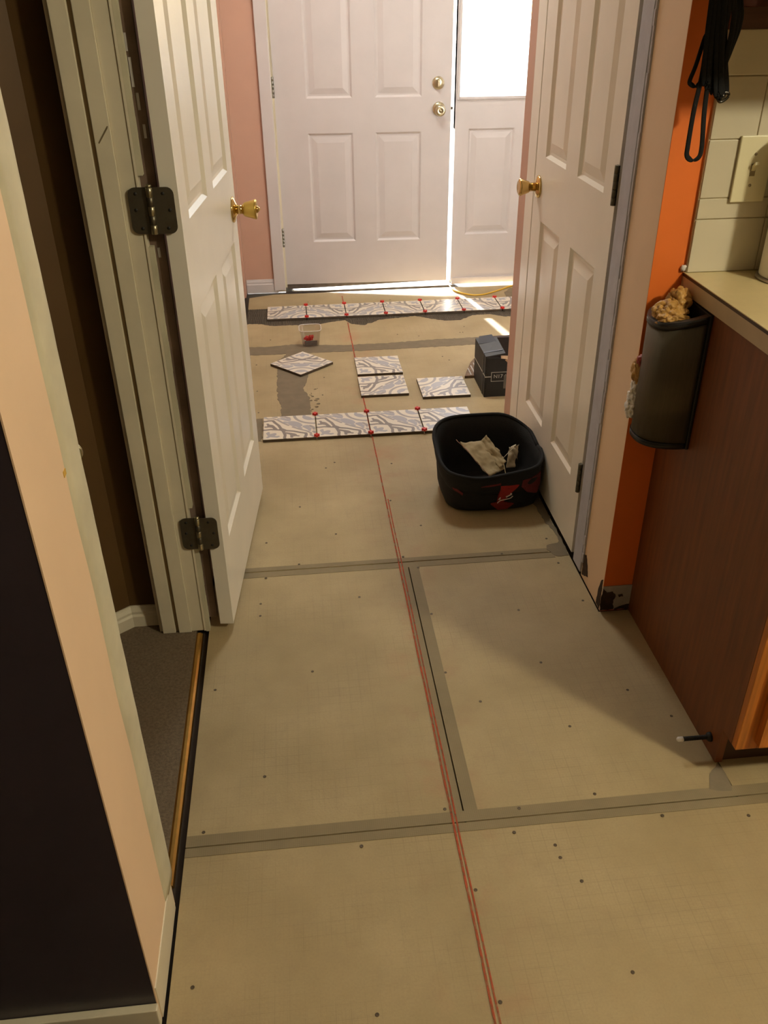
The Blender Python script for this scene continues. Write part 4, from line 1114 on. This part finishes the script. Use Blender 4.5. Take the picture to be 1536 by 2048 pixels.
sheet('torn_edge', [(0.862, BY0 - 0.003, 0.125), (0.93, BY0 - 0.003, 0.10), (0.93, BY0 - 0.001, 0.165), (0.858, BY0 - 0.001, 0.16)], card_m, bxo, 9, 0.004, 12)

# ------------------------------------------------------------------ plastic tub of spacers
tub = thing('plastic_tub', 'clear square plastic tub of red spacers on the boards', 'tub', (0.045, 3.955, 0.0013))
def sq(z, h, n=40, e=5):
    return ring(0.045, 3.962, h, h, e, lambda x, y: z, n)
bm = bmesh.new(); prof = [(0.0014, 0.036), (0.0016, 0.040), (0.078, 0.050), (0.080, 0.053), (0.083, 0.053), (0.083, 0.050), (0.079, 0.048), (0.004, 0.038), (0.0034, 0.034)]
R2 = [[bm.verts.new(p) for p in sq(z, h)] for z, h in prof]
for a, b_ in zip(R2, R2[1:]):
    for i in range(40):
        bm.faces.new((a[i], a[(i + 1) % 40], b_[(i + 1) % 40], b_[i])).smooth = True
bm.faces.new(R2[0][::-1]); bm.faces.new(R2[-1])
link('tub_wall', bm, tub_m, tub)
bm = bmesh.new(); rp = sq(0.082, 0.052); add_tube(bm, rp + [rp[0]], 0.0017, 6); link('tub_rim', bm, mat('tub_rim_plastic', (214, 204, 196), 0.3), tub)
bm = bmesh.new(); add_prism(bm, [(0.018, 0.008), (0.074, 0.008), (0.076, 0.034), (0.016, 0.034)], lambda a, b_: (a, 3.9205 - b_ * 0.128, b_), lambda a, b_: (a, 3.9198 - b_ * 0.128, b_))
link('paper_label', bm, tub_label, tub)
sg = bpy.data.objects.new('tile_spacer', sp0.data)
rnd = random.Random(11)
for i in range(16):
    o = sp0.copy(); C.objects.link(o)
    for k in list(o.keys()):
        del o[k]
    o.location = (0.045 + (rnd.random() - 0.5) * 0.044, 3.962 + (rnd.random() - 0.5) * 0.044, 0.006 + 0.0022 * i)
    o.rotation_euler = (rnd.random() * 0.9 - 0.45, rnd.random() * 0.9 - 0.45, rnd.random() * 3)
    tag(o, 'red cross spacer lying in the clear plastic tub', 'spacer', 'spacers in the tub')

# yellow cord running under the front door
co = tube('extension_cord', [(0.853, 5.05, -0.005), (0.856, 4.90, 0.016), (0.860, 4.80, 0.014), (0.872, 4.715, 0.0055), (0.90, 4.665, 0.0042), (0.93, 4.632, 0.0042), (0.976, 4.606, 0.0042), (1.03, 4.615, 0.0042), (1.083, 4.647, 0.0042), (1.14, 4.69, 0.0042), (1.21, 4.745, 0.0042), (1.30, 4.77, 0.0042), (1.6, 4.76, 0.0042)], 0.0041, cord_m, None, 10, 10)
tag(co, 'yellow extension cord coming in under the front door past the sidelite', 'cord')
